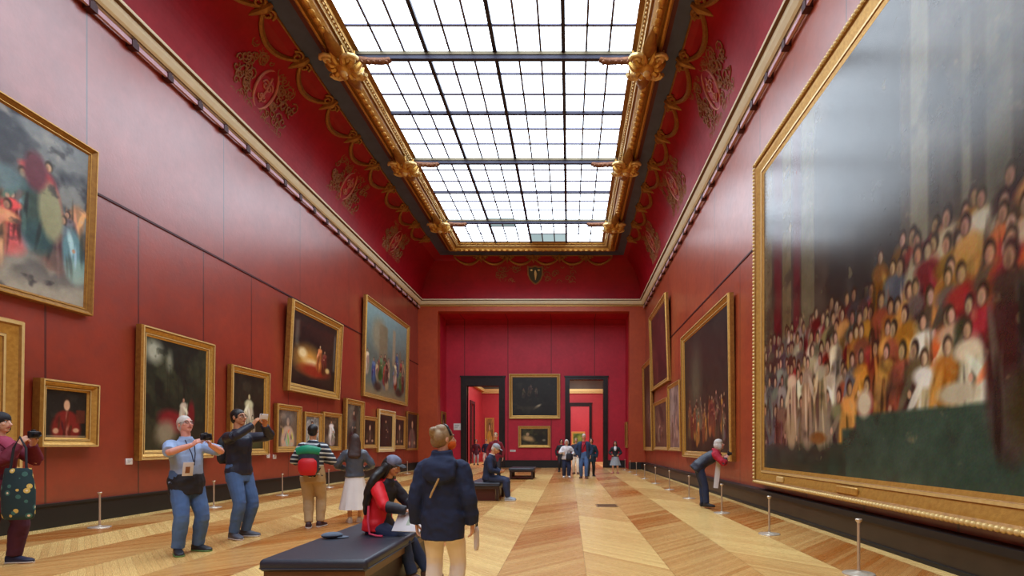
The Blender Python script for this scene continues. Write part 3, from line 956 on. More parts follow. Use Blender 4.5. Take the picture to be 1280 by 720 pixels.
# left wall -----------------------------------------------------------------------------------
cv = Canvas(320, 214, (132, 134, 126), 11); cv.asp = 1.45          # clash of loose figures under a grey sky
cv.grad(0.55, 1.0, (120, 128, 132), 0.8); cv.blotch((40, 44, 54), 4, 0.5, 0.7); cv.blotch((176, 172, 160), 5, 0.6, 0.7)
for i in range(70):
    cv.figure(cv.r.uniform(0.02, 0.98), cv.r.uniform(0.05, 0.42), cv.r.uniform(0.3, 0.5), [(176, 124, 84), (190, 66, 66), (126, 152, 160), (226, 216, 192), (80, 62, 66), (64, 92, 80)][i % 6], lean=cv.r.uniform(-0.2, 0.2))
cv.ell(0.86, 0.52, 0.045, 0.17, (150, 150, 112), 1, 0.2, 0.1); cv.ell(0.80, 0.72, 0.04, 0.11, (104, 44, 56), 1, 0.25); cv.ell(0.70, 0.6, 0.07, 0.07, (104, 130, 134), 0.9, 0.3, 0.5)
cv.grad(0.3, 0.0, (186, 174, 150), 0.75); cv.blotch((36, 34, 40), 10, 0.72, 0.6); cv.grain(10)
painting('battle_painting', 'large grey painting of struggling figures cut off by the left photo edge', 'L', 4.9, 9.86, 3.62, 6.52, 0.13, 0.12, cv, 2.0, style=1)
cv = interior(12, 40, 50, (70, 52, 34), (150, 110, 60), 4, [(110, 60, 40), (150, 120, 70)]); cv.grain(8)
painting('wide_framed_painting', 'painting in a very wide gilt frame, half hidden behind the person in burgundy', 'L', 6.3, 8.56, 0.95, 3.24, 0.34, 0.16, cv, 1.0)
cv = portrait(13, 90, 96, (28, 26, 22), (126, 30, 26)); cv.rect(0.72, 0.98, 0.3, 0.62, (104, 40, 26), 0.03, 0.8); cv.rect(0, 1, 0, 0.06, (176, 156, 120), 0.03, 0.8); cv.grain(6)
painting('portrait_painting', 'small portrait of a sitter in red robes in a deep gilt frame', 'L', 8.84, 9.92, 1.32, 2.42, 0.16, 0.17, cv, 1.5)
cv = woodland(14)
cv.ell(0.42, 0.27, 0.22, 0.10, (128, 26, 32), 1, 0.3, -0.2); cv.ell(0.32, 0.16, 0.16, 0.11, (150, 138, 112), 0.9, 0.4, 0.6); cv.figure(0.6, 0.16, 0.36, (206, 196, 168)); cv.ell(0.74, 0.34, 0.06, 0.13, (124, 24, 30), 0.9, 0.3); cv.grain(7)
painting('woodland_painting', 'tall dark woodland painting with a pale seated figure and red cloth', 'L', 10.92, 13.15, 1.05, 3.72, 0.2, 0.15, cv, 1.0)
cv = portrait(15, 70, 105, (36, 34, 24), (208, 198, 166), (216, 196, 160), 0.74, True); cv.ell(0.5, 0.06, 0.5, 0.09, (70, 74, 40), 0.9, 0.5); cv.rect(0.36, 0.64, 0.06, 0.2, (150, 140, 110), 0.03, 0.7); cv.grain(6)
painting('statue_painting', 'narrow dark painting of one pale standing figure, right of the woodland scene', 'L', 13.85, 15.6, 1.08, 3.36, 0.18, 0.14, cv, 1.0)
cv = Canvas(140, 130, (46, 34, 24), 16); cv.asp = 1.07                # lamplit couch, invented
cv.blotch((20, 18, 14), 3, 0.4, 0.8); cv.grad(0.6, 1.0, (64, 26, 22), 0.8); cv.rect(0.03, 0.16, 0.5, 0.98, (128, 124, 112), 0.05, 0.5); cv.rect(0.92, 1.0, 0.3, 1.0, (112, 116, 110), 0.03, 0.6)
for i in range(6):
    cv.ell(0.05 + i * 0.19, 0.95, 0.10, 0.07, (36, 26, 20), 0.9, 0.3)
cv.ell(0.36, 0.38, 0.28, 0.17, (222, 160, 70), 0.95, 0.6); cv.ell(0.22, 0.46, 0.09, 0.07, (250, 226, 170), 0.9, 0.4); cv.ell(0.46, 0.34, 0.2, 0.06, (238, 206, 150), 0.9, 0.4, -0.1)
cv.ell(0.5, 0.24, 0.32, 0.09, (148, 44, 22), 0.95, 0.4); cv.figure(0.6, 0.26, 0.42, (178, 112, 56)); cv.figure(0.72, 0.22, 0.4, (88, 36, 26)); cv.ell(0.8, 0.3, 0.05, 0.04, (232, 200, 130), 0.9, 0.4)
cv.grad(0.14, 0.0, (24, 18, 14), 0.9); cv.grain(7)
painting('lamplit_painting', 'square painting of a lamplit red couch hung high in a broad gilt frame', 'L', 16.6, 20.25, 2.98, 5.72, 0.27, 0.2, cv, 3.0)
cv = Canvas(120, 150, (96, 110, 100), 17); cv.asp = 1.2
cv.grad(0.45, 1.0, (136, 168, 170), 1.0); cv.ell(0.3, 0.7, 0.16, 0.2, (150, 140, 110), 0.8, 0.3); cv.rect(0.28, 0.5, 0.35, 0.86, (128, 116, 88), 0.03, 0.8); cv.rect(0.6, 0.7, 0.4, 0.88, (168, 148, 116), 0.03, 0.8); cv.rect(0.78, 0.86, 0.4, 0.66, (120, 110, 90), 0.03, 0.8)
for i in range(24):
    cv.figure(cv.r.uniform(0.05, 0.95), cv.r.uniform(0.08, 0.3), cv.r.uniform(0.26, 0.36), [(130, 40, 34), (150, 130, 100), (54, 74, 110), (60, 96, 56), (176, 160, 130), (84, 44, 36)][i % 6])
cv.grad(0.16, 0.0, (150, 130, 92), 0.9); cv.ell(0.28, 0.1, 0.08, 0.05, (40, 30, 26), 0.8, 0.4); cv.ell(0.8, 0.1, 0.1, 0.05, (40, 30, 26), 0.8, 0.4); cv.grain(9)
painting('street_crowd_painting', 'tall bright painting of a crowd under a blue sky hung highest on the left wall', 'L', 22.8, 28.9, 3.36, 7.5, 0.2, 0.16, cv, 1.5)
SM = 'small paintings in the low row of the left wall'
cv = portrait(18, 30, 40, (110, 92, 74), (196, 168, 144), size=0.8); cv.ell(0.5, 0.8, 0.3, 0.2, (128, 128, 126), 0.6, 0.6); cv.grain(8)
painting('small_painting', 'small pale painting under the lamplit couch painting, left of the person in stripes', 'L', 16.06, 17.5, 1.14, 2.56, 0.17, 0.13, cv, 1.0, group=SM)
cv = portrait(19, 30, 40, (150, 150, 146), (188, 180, 160)); cv.grain(8)
painting('small_painting', 'small grey painting partly hidden behind the head of the person in stripes', 'L', 17.75, 19.0, 1.16, 2.42, 0.14, 0.12, cv, 1.0, group=SM)
cv = portrait(20, 30, 44, (74, 60, 44), (222, 212, 190), size=0.86, full=True); cv.grain(8)
painting('small_painting', 'small painting of a standing figure in white, right of the person in stripes', 'L', 19.1, 20.6, 1.16, 2.5, 0.15, 0.12, cv, 1.0, group=SM)
cv = portrait(21, 30, 50, (82, 78, 66), (52, 44, 40), size=0.86, full=True); cv.ell(0.3, 0.7, 0.2, 0.2, (150, 146, 130), 0.5, 0.6); cv.grain(8)
painting('small_painting', 'tallest gilt framed painting of the low row, above the woman in the leather jacket', 'L', 20.9, 22.7, 1.0, 3.12, 0.2, 0.16, cv, 1.5, group=SM)
cv = portrait(22, 26, 36, (30, 26, 20), (58, 48, 36)); cv.grain(6)
painting('small_painting', 'small dark portrait just right of the tallest frame in the low row', 'L', 22.9, 24.5, 1.22, 2.56, 0.16, 0.1, cv, 1.0, group=SM)
cv = portrait(23, 26, 40, (26, 26, 22), (46, 44, 40), size=0.84, full=True); cv.grain(6)
painting('small_painting', 'dark standing portrait in a bright yellow gilt frame under the street crowd painting', 'L', 24.6, 26.85, 1.04, 2.96, 0.24, 0.14, cv, 1.0, group=SM, style=2)
cv = portrait(24, 26, 36, (34, 28, 22), (60, 52, 40)); cv.grain(6)
painting('small_painting', 'small dark portrait between the bright yellow frame and the far corner picture', 'L', 26.95, 28.7, 1.16, 2.8, 0.19, 0.1, cv, 1.0, group=SM)
cv = portrait(25, 26, 36, (40, 34, 32), (120, 96, 90)); cv.grain(6)
painting('small_painting', 'narrow thin framed painting hung last on the left wall by the far corner', 'L', 29.0, 31.1, 1.08, 3.12, 0.12, 0.1, cv, 1.0, group=SM, style=1)

# right wall ----------------------------------------------------------------------------------
cv = Canvas(170, 140, (50, 40, 32), 31); cv.asp = 1.3
cv.blotch((28, 24, 20), 3, 0.5, 0.8); cv.ell(0.3, 0.62, 0.12, 0.3, (110, 110, 84), 0.7, 0.7); cv.blotch((80, 64, 46), 5, 0.6, 0.5)
for i in range(40):
    cv.figure(cv.r.uniform(0.03, 0.97), cv.r.uniform(0.04, 0.22), cv.r.uniform(0.2, 0.3), [(110, 66, 36), (64, 44, 32), (160, 106, 48), (96, 88, 66), (92, 44, 30)][i % 5])
cv.grad(0.5, 1.0, (34, 30, 26), 0.5); cv.grain(7)
painting('dark_crowd_painting', 'dark brown crowd painting in a gilt frame behind the bending woman', 'R', 14.3, 20.4, 0.93, 5.26, 0.22, 0.16, cv, 0.8)
cv = Canvas(40, 50, (86, 36, 36), 32); cv.blotch((50, 24, 24), 3, 0.5, 0.6); cv.blotch((120, 64, 56), 5, 0.62, 0.5); cv.grain(6)  # plain maroon tone paints a reflection into the canvas colour
painting('maroon_painting', 'tall maroon painting hung high on the right wall above two brown pictures', 'R', 23.4, 28.2, 4.05, 7.75, 0.22, 0.16, cv, 2.0)
cv = interior(33, 40, 60, (66, 46, 36), (120, 90, 70), 5, [(70, 48, 40), (130, 110, 90)]); cv.grain(6)
painting('brown_painting', 'tall brown painting at the far end of the right wall next to the pilaster', 'R', 28.2, 31.25, 1.06, 5.75, 0.2, 0.14, cv, 1.0)
cv = interior(34, 40, 44, (80, 60, 48), (130, 104, 84), 5, [(90, 62, 50), (140, 120, 100)]); cv.grain(6)
painting('brown_painting', 'low brown painting on the right wall directly under the maroon one', 'R', 23.75, 27.6, 1.12, 3.4, 0.15, 0.12, cv, 1.0)
cv = interior(35, 40, 50, (128, 106, 98), (196, 180, 170), 4, [(150, 120, 110), (110, 84, 76)], 0.3, 0.6); cv.grain(6)  # pale pinkish glare painted into the canvas colours
painting('glare_toned_painting', 'painting with painted-in pinkish glare on the right wall left of the dark crowd painting', 'R', 21.0, 23.5, 1.12, 3.82, 0.14, 0.12, cv, 1.0)

# end wall, alcove and rooms beyond -------------------------------------------------------------
cv = Canvas(80, 60, (26, 28, 26), 41); cv.asp = 1.25; cv.blotch((52, 50, 42), 4, 0.55, 0.7); cv.blotch((14, 16, 16), 3, 0.5, 0.7); cv.ell(0.56, 0.24, 0.09, 0.03, (190, 180, 150), 0.9, 0.4, 0.5); cv.ell(0.4, 0.2, 0.2, 0.05, (60, 56, 44), 0.8, 0.5)
for i in range(6): cv.figure(cv.r.uniform(0.2, 0.6), cv.r.uniform(0.45, 0.6), 0.26, (60, 48, 40), (120, 96, 76))
cv.grain(6)
painting('dark_painting', 'nearly black painting in a gilt frame between the two end doorways', 'B', -3.62, -0.56, 2.93, 5.62, 0.2, 0.12, cv, 0.8)
cv = Canvas(60, 36, (44, 40, 26), 42); cv.asp = 1.6; cv.blotch((84, 84, 44), 4, 0.5, 0.6); cv.ell(0.28, 0.4, 0.22, 0.16, (196, 164, 112), 0.95, 0.4, -0.2); cv.ell(0.25, 0.66, 0.06, 0.1, (206, 170, 130), 0.9, 0.3); cv.ell(0.7, 0.45, 0.2, 0.2, (24, 26, 18), 0.9, 0.4); cv.ell(0.85, 0.3, 0.06, 0.06, (150, 150, 130), 0.8, 0.4); cv.grain(7)
painting('reclining_figure_painting', 'small wide painting of a pale reclining figure under the nearly black one', 'B', -3.08, -1.14, 1.2, 2.5, 0.17, 0.1, cv, 0.8)
cv = portrait(43, 24, 30, (40, 34, 26), (70, 60, 44)); cv.grain(6)
painting('alcove_painting', 'narrow dark framed painting on the left side of the alcove', 'AL', 32.15, 33.2, 1.5, 3.3, 0.16, 0.08, cv, 0.5, style=1)
cv = portrait(44, 24, 30, (70, 60, 46), (120, 100, 70)); cv.grain(6)
painting('alcove_painting', 'narrow gilt framed painting on the right side of the alcove', 'AR', 32.15, 33.2, 1.2, 2.7, 0.16, 0.08, cv, 0.5)
cv = Canvas(30, 24, (92, 116, 40), 45); cv.blotch((44, 60, 22), 3, 0.5, 0.7); cv.ell(0.6, 0.5, 0.2, 0.2, (150, 160, 60), 0.7, 0.5); cv.grain(6)
painting('green_painting', 'small green landscape seen through the far doorways', 'B3', 0.2, 1.6, 1.35, 2.75, 0.17, 0.08, cv, 0)
cv = portrait(46, 30, 40, (130, 96, 50), (190, 140, 60)); cv.grain(6)
painting('yellow_painting', 'yellowish upright painting seen through the left doorway', 'B2', -6.95, -6.2, 1.1, 3.6, 0.1, 0.06, cv, 0)

# little wall labels
m_card = mat('white_card', (232, 228, 224), 0.6, 0, 0.03)
CARD = 'white captions beside the paintings'
def card(label, x, y, wall, w=0.16, h=0.12):
    mb = MB()
    mb.rbox(-w / 2, w / 2, -h / 2, h / 2, -0.006, 0.02, 0.009, 0, None, 2)
    if wall == 'L':
        s = (VX - x) / 8.45; loc = (XL, FPX / s, EYE + (VY - y) / s); rot = (PI / 2, 0, PI / 2)
    else:
        s = FPX / (YK - 0.02); loc = ((x - VX) / s, YK, EYE + (VY - y) / s); rot = (PI / 2, 0, 0)
    e = empty('caption_card', loc, 0, label, 'label', CARD, rot)
    mb.build('card', m_card, e)
    lb = MB()
    for q in range(3):
        lb.box(-w * 0.36, w * (0.3 - 0.12 * q), h * (0.22 - 0.2 * q), h * (0.28 - 0.2 * q), 0.019, 0.021)
    lb.build('print', mat('grey_print', (120, 116, 112), 0.7), e, smooth=False)
card('white caption card low on the red wall just left of the woodland painting', 164, 577, 'L')
card('white caption card left of the small pale painting under the lamplit one', 337, 570, 'L')
card('white caption card directly under the left edge of the small pale painting', 345, 571, 'L')
card('white caption card under the gap before the tallest small frame', 428, 568, 'L')
card('square white sign on the end wall left of the left doorway', 571.5, 533.5, 'B', 0.44, 0.4)
card('wide white caption under the reclining figure painting', 641, 563.5, 'B', 0.34, 0.12)
# ------------------------------------------------------------------ benches, barrier posts, floor grille
m_leather = mat('navy_bench_leather', (46, 50, 62), 0.42, 0, 0.12, 5, 0.15)
m_wood_d = mat('dark_walnut_plinth', (66, 42, 30), 0.45, 0, 0.3, 6, c2=(40, 24, 18))
m_wood_m = mat('brown_walnut_apron', (120, 84, 50), 0.4, 0, 0.3, 6, c2=(84, 54, 32))
m_wood_r = mat('reddish_mahogany_leg', (88, 34, 26), 0.4, 0, 0.25, 6)
m_steel = mat('brushed_steel_post', (214, 200, 186), 0.3, 0.7, 0.08, 20)
m_disc = mat('pale_steel_disc', (226, 216, 196), 0.3, 0.5, 0.08, 10)

def bench(loc, W, L, label, kind):
    e = empty('bench', loc, 0, label, 'bench', 'padded navy benches')
    mb = MB()
    mb.rbox(-W / 2, W / 2, -L / 2, L / 2, 0.35, 0.45, 0.035)
    c = mb.build('cushion', m_leather, e)
    mb = MB()   # seam piping round the cushion
    mb.tube([(-W / 2 + 0.03, -L / 2 - 0.002, 0.375), (W / 2 - 0.03, -L / 2 - 0.002, 0.375), (W / 2 + 0.002, -L / 2 + 0.03, 0.375), (W / 2 + 0.002, L / 2 - 0.03, 0.375), (W / 2 - 0.03, L / 2 + 0.002, 0.375), (-W / 2 + 0.03, L / 2 + 0.002, 0.375), (-W / 2 - 0.002, L / 2 - 0.03, 0.375), (-W / 2 - 0.002, -L / 2 + 0.03, 0.375), (-W / 2 + 0.03, -L / 2 - 0.002, 0.375)], 0.006, 6)
    mb.build('piping', m_leather, c)
    i = 0.03
    mb = MB()
    mb.box(-W / 2 + i, W / 2 - i, -L / 2 + i, L / 2 - i, 0.29, 0.35)
    mb.build('apron', m_wood_m if kind == 'plinth' else m_wood_d, e, smooth=False)
    if kind == 'plinth':
        mb = MB(); mb.box(-W / 2 + 0.06, W / 2 - 0.06, -L / 2 + 0.06, L / 2 - 0.06, 0.0, 0.29)
        mb.build('plinth', m_wood_d, e, smooth=False)
        lx, ly = W / 2 - 0.06, L / 2 - 0.06
        n = 2
    elif kind == 'panel':
        mb = MB(); mb.box(-W / 2 + 0.14, W / 2 - 0.14, -L / 2 + 0.12, L / 2 - 0.12, 0.0, 0.29)
        mb.build('plinth', m_wood_r, e, smooth=False)
        lx, ly, n = W / 2 - 0.08, L / 2 - 0.08, 3
    else:
        mb = MB(); mb.box(-W / 2 + 0.12, W / 2 - 0.12, -L / 2 + 0.12, L / 2 - 0.12, 0.05, 0.09)
        mb.build('stretcher', m_wood_r, e, smooth=False)
        lx, ly, n = W / 2 - 0.08, L / 2 - 0.08, 3
    for k in range(n):
        for sx in (-1, 1):
            y = -ly + 2 * ly * k / (n - 1)
            mb = MB()
            mb.rbox(sx * lx - 0.035, sx * lx + 0.035, y - 0.035, y + 0.035, 0.0, 0.292, 0.008)
            mb.build('leg', m_wood_d, e)
    return e
bench((-2.02, 5.5, 0), 0.86, 2.2, 'long navy padded bench on a dark plinth under the girl in red and black', 'plinth')
bench((-2.06, 14.65, 0), 0.78, 2.3, 'navy padded bench carrying the man in the navy sweater', 'panel')
bench((-1.9, 22.7, 0), 1.0, 1.5, 'empty navy padded bench on dark legs in front of the far wall', 'legs')

def post():
    e = empty('barrier_post', (0, 0, 0))
    mb = MB(); mb.lathe([(0.001, 0), (0.155, 0), (0.16, 0.004), (0.155, 0.012), (0.05, 0.022), (0.02, 0.034), (0.0185, 0.04)], 24)
    mb.build('base_disc', m_disc, e)
    mb = MB(); mb.lathe([(0.0155, 0.03), (0.0155, 0.54)], 14)
    mb.build('stem', m_steel, e)
    mb = MB(); mb.lathe([(0.0155, 0.535), (0.02, 0.545), (0.03, 0.555), (0.034, 0.566), (0.034, 0.574), (0.028, 0.58), (0.001, 0.582)], 16)
    mb.build('cap', m_steel, e)
    return e
p0 = post()
nth = ['nearest', 'second nearest', 'third nearest', 'fourth nearest', 'fifth nearest', 'sixth nearest', 'seventh nearest', 'eighth nearest', 'ninth nearest', 'farthest']
first = True
for x, ys, side in ((3.03, (5.87, 8.5, 11.15, 14.2, 17.0, 19.75, 22.6, 25.4, 28.1, 30.6), 'right'), (-7.72, (9.2, 12.15, 15.05, 17.95, 20.85, 23.75, 26.65), 'left')):
    for i, y in enumerate(ys):
        q = p0 if first else copy_tree(p0)
        first = False
        q.location = (x, y, 0)
        w = nth[i] if i < len(ys) - 1 else 'least near'
        tag(q, 'low steel barrier post, %s to the camera along the %s wall' % (w, side), 'barrier post', 'barrier posts along the walls')

g = empty('floor_grille', (0.83, 12.5, 0.0), 0, 'small dark metal floor grille set in the middle of the parquet', 'grille')
mb = MB(); mb.rbox(-0.24, 0.24, -0.3, 0.3, -0.01, 0.006, 0.004, nseg=2); mb.build('plate', mat('dark_bronze_plate', (160, 116, 68), 0.4, 0.2), g)
for k in range(9):
    mb = MB(); mb.box(-0.21, 0.21, -0.27 + k * 0.062, -0.24 + k * 0.062, 0.004, 0.009); mb.build('slat', mat('dark_grille_slat', (124, 86, 48), 0.5, 0.2), g, smooth=False)
# ------------------------------------------------------------------ people
VOX = 1.0
def remeshed(name, mb, mats, voxel, smooth_it=2, wrinkle=0.0, seed=0, parent=None, factor=0.5):
    """fuse overlapping limb tubes into one continuous skin"""
    tmp = mb.build('tmp', mats, None, smooth=True)
    r = tmp.modifiers.new('r', 'REMESH'); r.mode = 'VOXEL'; r.voxel_size = voxel * VOX; r.use_smooth_shade = True
    if smooth_it:
        sm = tmp.modifiers.new('s', 'SMOOTH'); sm.factor = factor; sm.iterations = smooth_it
    dg = bpy.context.evaluated_depsgraph_get()
    me = bpy.data.meshes.new_from_object(tmp.evaluated_get(dg))
    old = tmp.data
    bpy.data.objects.remove(tmp); bpy.data.meshes.remove(old)
    me.name = name
    if wrinkle:
        n = len(me.vertices)
        co = np.empty(n * 3, np.float32); me.vertices.foreach_get('co', co); co = co.reshape(-1, 3)
        nr = np.empty(n * 3, np.float32); me.vertex_normals.foreach_get('vector', nr); nr = nr.reshape(-1, 3)
        d = np.array([mnoise.noise((c[0] * 9 + seed, c[1] * 9, c[2] * 15 + c[0] * 6)) * 0.7 + mnoise.noise((c[0] * 22, c[1] * 22 + seed, c[2] * 26)) * 0.35 for c in co.tolist()], np.float32)
        co = co + nr * (d * wrinkle)[:, None]
        me.vertices.foreach_set('co', co.ravel()); me.update()
    o = link(name, me, parent)
    return o

def ik(a, c, l1, l2, hint):
    a, c, hint = V(a), V(c), V(hint)
    d = c - a
    L = min(d.length, (l1 + l2) * 0.995)
    d = d.normalized(); c = a + d * L
    x = (l1 * l1 - l2 * l2 + L * L) / (2 * L)
    h = math.sqrt(max(l1 * l1 - x * x, 0))
    p = hint - d * hint.dot(d)
    p.normalize()
    return a + d * x + p * h, c

m_eye = mat('eye_white', (232, 228, 222), 0.3, 0, 0.02)
m_iris = mat('dark_iris', (40, 28, 22), 0.2, 0, 0.02)
m_lip = mat('lip', (168, 88, 80), 0.5, 0, 0.05)
SKIN = {'light': (222, 170, 142), 'tan': (206, 146, 108), 'pink': (226, 160, 140), 'olive': (190, 134, 98)}

class Person:
    def __init__(s, loc, face, label, H=1.72, group=None, voxel=0.008, skin='light', bend=(0, 0.02, 0.03), pelvis=None, head=(0, 0), belly=1.0, broad=1.0,
                 hands=None, hint=((-1, -0.3, -0.6), (1, -0.3, -0.6)), hdir=None, hnorm=None, curl=0.35, feet=None, toe=None, knee=((-0.15, 1, 0), (0.15, 1, 0)), stance=0.11):
        k = s.k = H / 1.75
        s.vox = voxel
        rz = math.atan2(-face[0], face[1])
        s.root = empty('person', loc, rz, label, 'person', group)
        s.mw = Matrix.Translation(loc) @ Matrix.Rotation(rz, 4, 'Z')
        s.skin = mat('skin_' + skin, SKIN[skin], 0.5, 0, 0.05, 12)
        P = s.P = V(pelvis) if pelvis else V((0, 0, 0.93 * k))
        dirs = [V((0, math.sin(a), math.cos(a))) for a in bend]
        s.W = P + dirs[0] * 0.15 * k
        s.C = s.W + dirs[1] * 0.19 * k
        s.S = s.C + dirs[2] * 0.14 * k          # shoulder level
        s.N = s.S + dirs[2] * 0.055 * k + dirs[2] * 0.0
        s.up = dirs[2]
        s.fw = V((0, math.cos(bend[2]), -math.sin(bend[2])))
        hy, hp = math.radians(head[0]), math.radians(head[1])
        tilt = bend[2] * 0.35
        R = Matrix.Rotation(-hy, 3, 'Z') @ Matrix.Rotation(hp - tilt, 3, 'X')
        s.HR = R
        nk = (s.up * 0.6 + R @ V((0, 0, 0.4))).normalized()
        s.H = s.N + nk * 0.085 * k + R @ V((0, 0.015, 0.115)) * k
        s.hm = Matrix.Translation(s.H) @ R.to_4x4() @ Matrix.Scale(k * 1.0, 4)
        s.belly, s.broad = belly, broad
        sw = 0.172 * k * broad
        s.sh = [s.S + V((-sw, 0, 0)) - s.up * 0.025 * k, s.S + V((sw, 0, 0)) - s.up * 0.025 * k]
        hands = hands or ((-0.26 * k, 0.06, 0.80 * k), (0.26 * k, 0.06, 0.80 * k))
        s.el, s.wr, s.hd, s.hn = [], [], [], []
        for i in (0, 1):
            d = V(hdir[i]).normalized() if hdir else V((0, 0.1, -1)).normalized()
            pn = V(hnorm[i]).normalized() if hnorm else V((1 if i == 0 else -1, 0.2, 0)).normalized()
            w = V(hands[i]) - d * 0.085 * k
            e, w = ik(s.sh[i], w, 0.285 * k, 0.25 * k, hint[i])
            s.el.append(e); s.wr.append(w); s.hd.append(d); s.hn.append((pn - d * pn.dot(d)).normalized())
        s.curl = curl
        hw = 0.088 * k
        s.hip = [P + V((-hw, 0, -0.03 * k)), P + V((hw, 0, -0.03 * k))]
        feet = feet or ((-stance, 0.0, 0), (stance, 0.03, 0))
        s.toe = toe or ((-0.25, 1, 0), (0.25, 1, 0))
        s.ft = [V(f) for f in feet]
        s.kn, s.an = [], []
        for i in (0, 1):
            a = s.ft[i] + V((0, 0, 0.085 * k))
            q, a = ik(s.hip[i], a, 0.43 * k, 0.42 * k, knee[i])
            s.kn.append(q); s.an.append(a)

    # --- shared outlines -------------------------------------------------------------------
    def torso(s, mb, e, lo=0.12, top=True, flare=0.0, mi=0):
        k, b, br = s.k, s.belly, s.broad
        d0 = (s.W - s.P).normalized()
        pts = [s.P - d0 * lo * k, s.P, s.P.lerp(s.W, 0.6), s.W.lerp(s.C, 0.35), s.C, s.C.lerp(s.S, 0.6), s.S + s.up * 0.012 * k]
        fo = V((0, 1, 0))
        pts[2] = pts[2] + fo * 0.02 * (b - 1) * 2; pts[3] = pts[3] + fo * 0.02 * (b - 1) * 2
        r = [(0.165 * br + flare, 0.115 * b + flare), (0.172 * br + flare * 0.6, 0.122 * b + flare * 0.6), (0.150 * br + flare * 0.2, 0.112 * b), (0.148 * br, 0.112 * b), (0.165 * br, 0.118), (0.172 * br, 0.108), (0.125 * br, 0.072)]
        mb.loft(pts, [(x * k + e, y * k + e) for x, y in r], (1, 0, 0), 20, mi)
        if top:
            mb.loft([s.S - s.up * 0.01, s.S + s.up * 0.04 * k, s.N + s.up * 0.02 * k], [(0.13 * k * br + e, 0.07 * k + e), (0.085 * k + e, 0.064 * k + e), (0.058 * k + e, 0.06 * k + e)], (1, 0, 0), 16, mi)
    def arm(s, mb, i, e0, e1, frac=1.0, mi=0):
        k = s.k
        sh, el, wr = s.sh[i], s.el[i], s.wr[i]
        inn = V((0.06 * k if i == 0 else -0.06 * k, 0, 0.0))
        pts = [sh + inn, sh, sh.lerp(el, 0.5), el, el.lerp(wr, 0.45), wr]
        r = [0.055, 0.06, 0.05, 0.043, 0.041, 0.028]
        cut = {1.0: 6, 0.75: 5, 0.45: 4, 0.3: 3}[frac]
        pts, r = pts[:cut], r[:cut]
        if frac == 0.45:
            pts[-1] = sh.lerp(el, 0.92)
        ee = [e0 + (e1 - e0) * q / (cut - 1) for q in range(cut)]
        mb.loft(pts, [x * k + y for x, y in zip(r, ee)], (0.2, 1, 0.1), 12, mi)
    def leg(s, mb, i, e0, e1, mi=0, stop=1.0):
        k = s.k
        hp, kn, an = s.hip[i], s.kn[i], s.an[i]
        bk = (an - kn).cross(V((1, 0, 0))).normalized()
        pts = [hp + V((0, 0, 0.05 * k)), hp.lerp(kn, 0.12), hp.lerp(kn, 0.5), kn, kn.lerp(an, 0.35) - bk * 0.012 * 0, kn.lerp(an, 0.75), kn.lerp(an, stop)]
        r = [0.085, 0.088, 0.075, 0.057, 0.056, 0.042, 0.038]
        mb.loft(pts, [x * k + e0 + (e1 - e0) * q / 6 for q, x in enumerate(r)], (1, 0, 0), 14, mi)
    def hand(s, mb, i):
        k = s.k
        w, d, n = s.wr[i], s.hd[i], s.hn[i]
        a = d.cross(n)
        out = a if (a.x > 0) == (i == 0) else -a          # thumb side
        if d.z < -0.5:                                    # hanging: thumbs forward
            out = a if a.y > 0 else -a
        elif abs(a.z) > 0.5:
            out = a if a.z > 0 else -a
        mb.loft([w - d * 0.02 * k, w + d * 0.03 * k, w + d * 0.085 * k], [(0.026 * k, 0.02 * k), (0.037 * k, 0.016 * k), (0.040 * k, 0.013 * k)], out, 12)
        c = s.curl
        for f, (off, L) in enumerate(((0.030, 0.070), (0.010, 0.078), (-0.011, 0.072), (-0.031, 0.056))):
            b = w + d * 0.08 * k + out * off * k
            pts, ang = [b - d * 0.01 * k, b], 0.0
            for q, fr in enumerate((0.45, 0.3, 0.25)):
                ang += c * (0.9, 1.1, 0.8)[q]
                b = b + (d * math.cos(ang) + n * math.sin(ang)) * L * fr * k + out * (off * 0.08) * k
                pts.append(b)
            mb.loft(pts, [0.0095 * k, 0.0095 * k, 0.009 * k, 0.0085 * k, 0.007 * k], out, 8, 0, None, 2)
        b = w + d * 0.025 * k + out * 0.028 * k
        t1 = b + (d * 0.6 + out * 0.75 + n * 0.25).normalized() * 0.035 * k
        t2 = t1 + (d * 0.85 + out * 0.3 + n * (0.3 + c * 0.5)).normalized() * 0.032 * k
        t3 = t2 + (d * 0.9 - out * 0.05 + n * (0.3 + c * 0.5)).normalized() * 0.024 * k
        mb.loft([b - out * 0.012 * k, t1, t2, t3], [0.014 * k, 0.0115 * k, 0.0105 * k, 0.008 * k], n, 8, 0, None, 2)
    def head(s, mb):
        m = s.hm
        mb.ell((0, -0.006, 0.025), (0.074, 0.094, 0.093), 0, m, 20, 14)
        mb.ell((0, 0.022, -0.03), (0.063, 0.072, 0.078), 0, m, 18, 12)
        mb.ell((0, 0.052, -0.085), (0.034, 0.034, 0.026), 0, m, 12, 8)              # chin
        mb.loft([m @ V((0, 0.086, 0.022)), m @ V((0, 0.098, -0.002)), m @ V((0, 0.114, -0.026)), m @ V((0, 0.094, -0.034))], [0.009 * s.k, 0.011 * s.k, 0.015 * s.k, 0.012 * s.k], s.HR @ V((1, 0, 0)), 8)
        mb.ell((0, 0.080, 0.032), (0.052, 0.014, 0.010), 0, m, 10, 6)               # brow
        for q in (-1, 1):
            mb.ell((q * 0.040, 0.062, -0.018), (0.022, 0.022, 0.02), 0, m, 10, 6)   # cheeks
            mb.ell((q * 0.076, -0.006, -0.004), (0.010, 0.019, 0.032), 0, m, 8, 6)  # ears
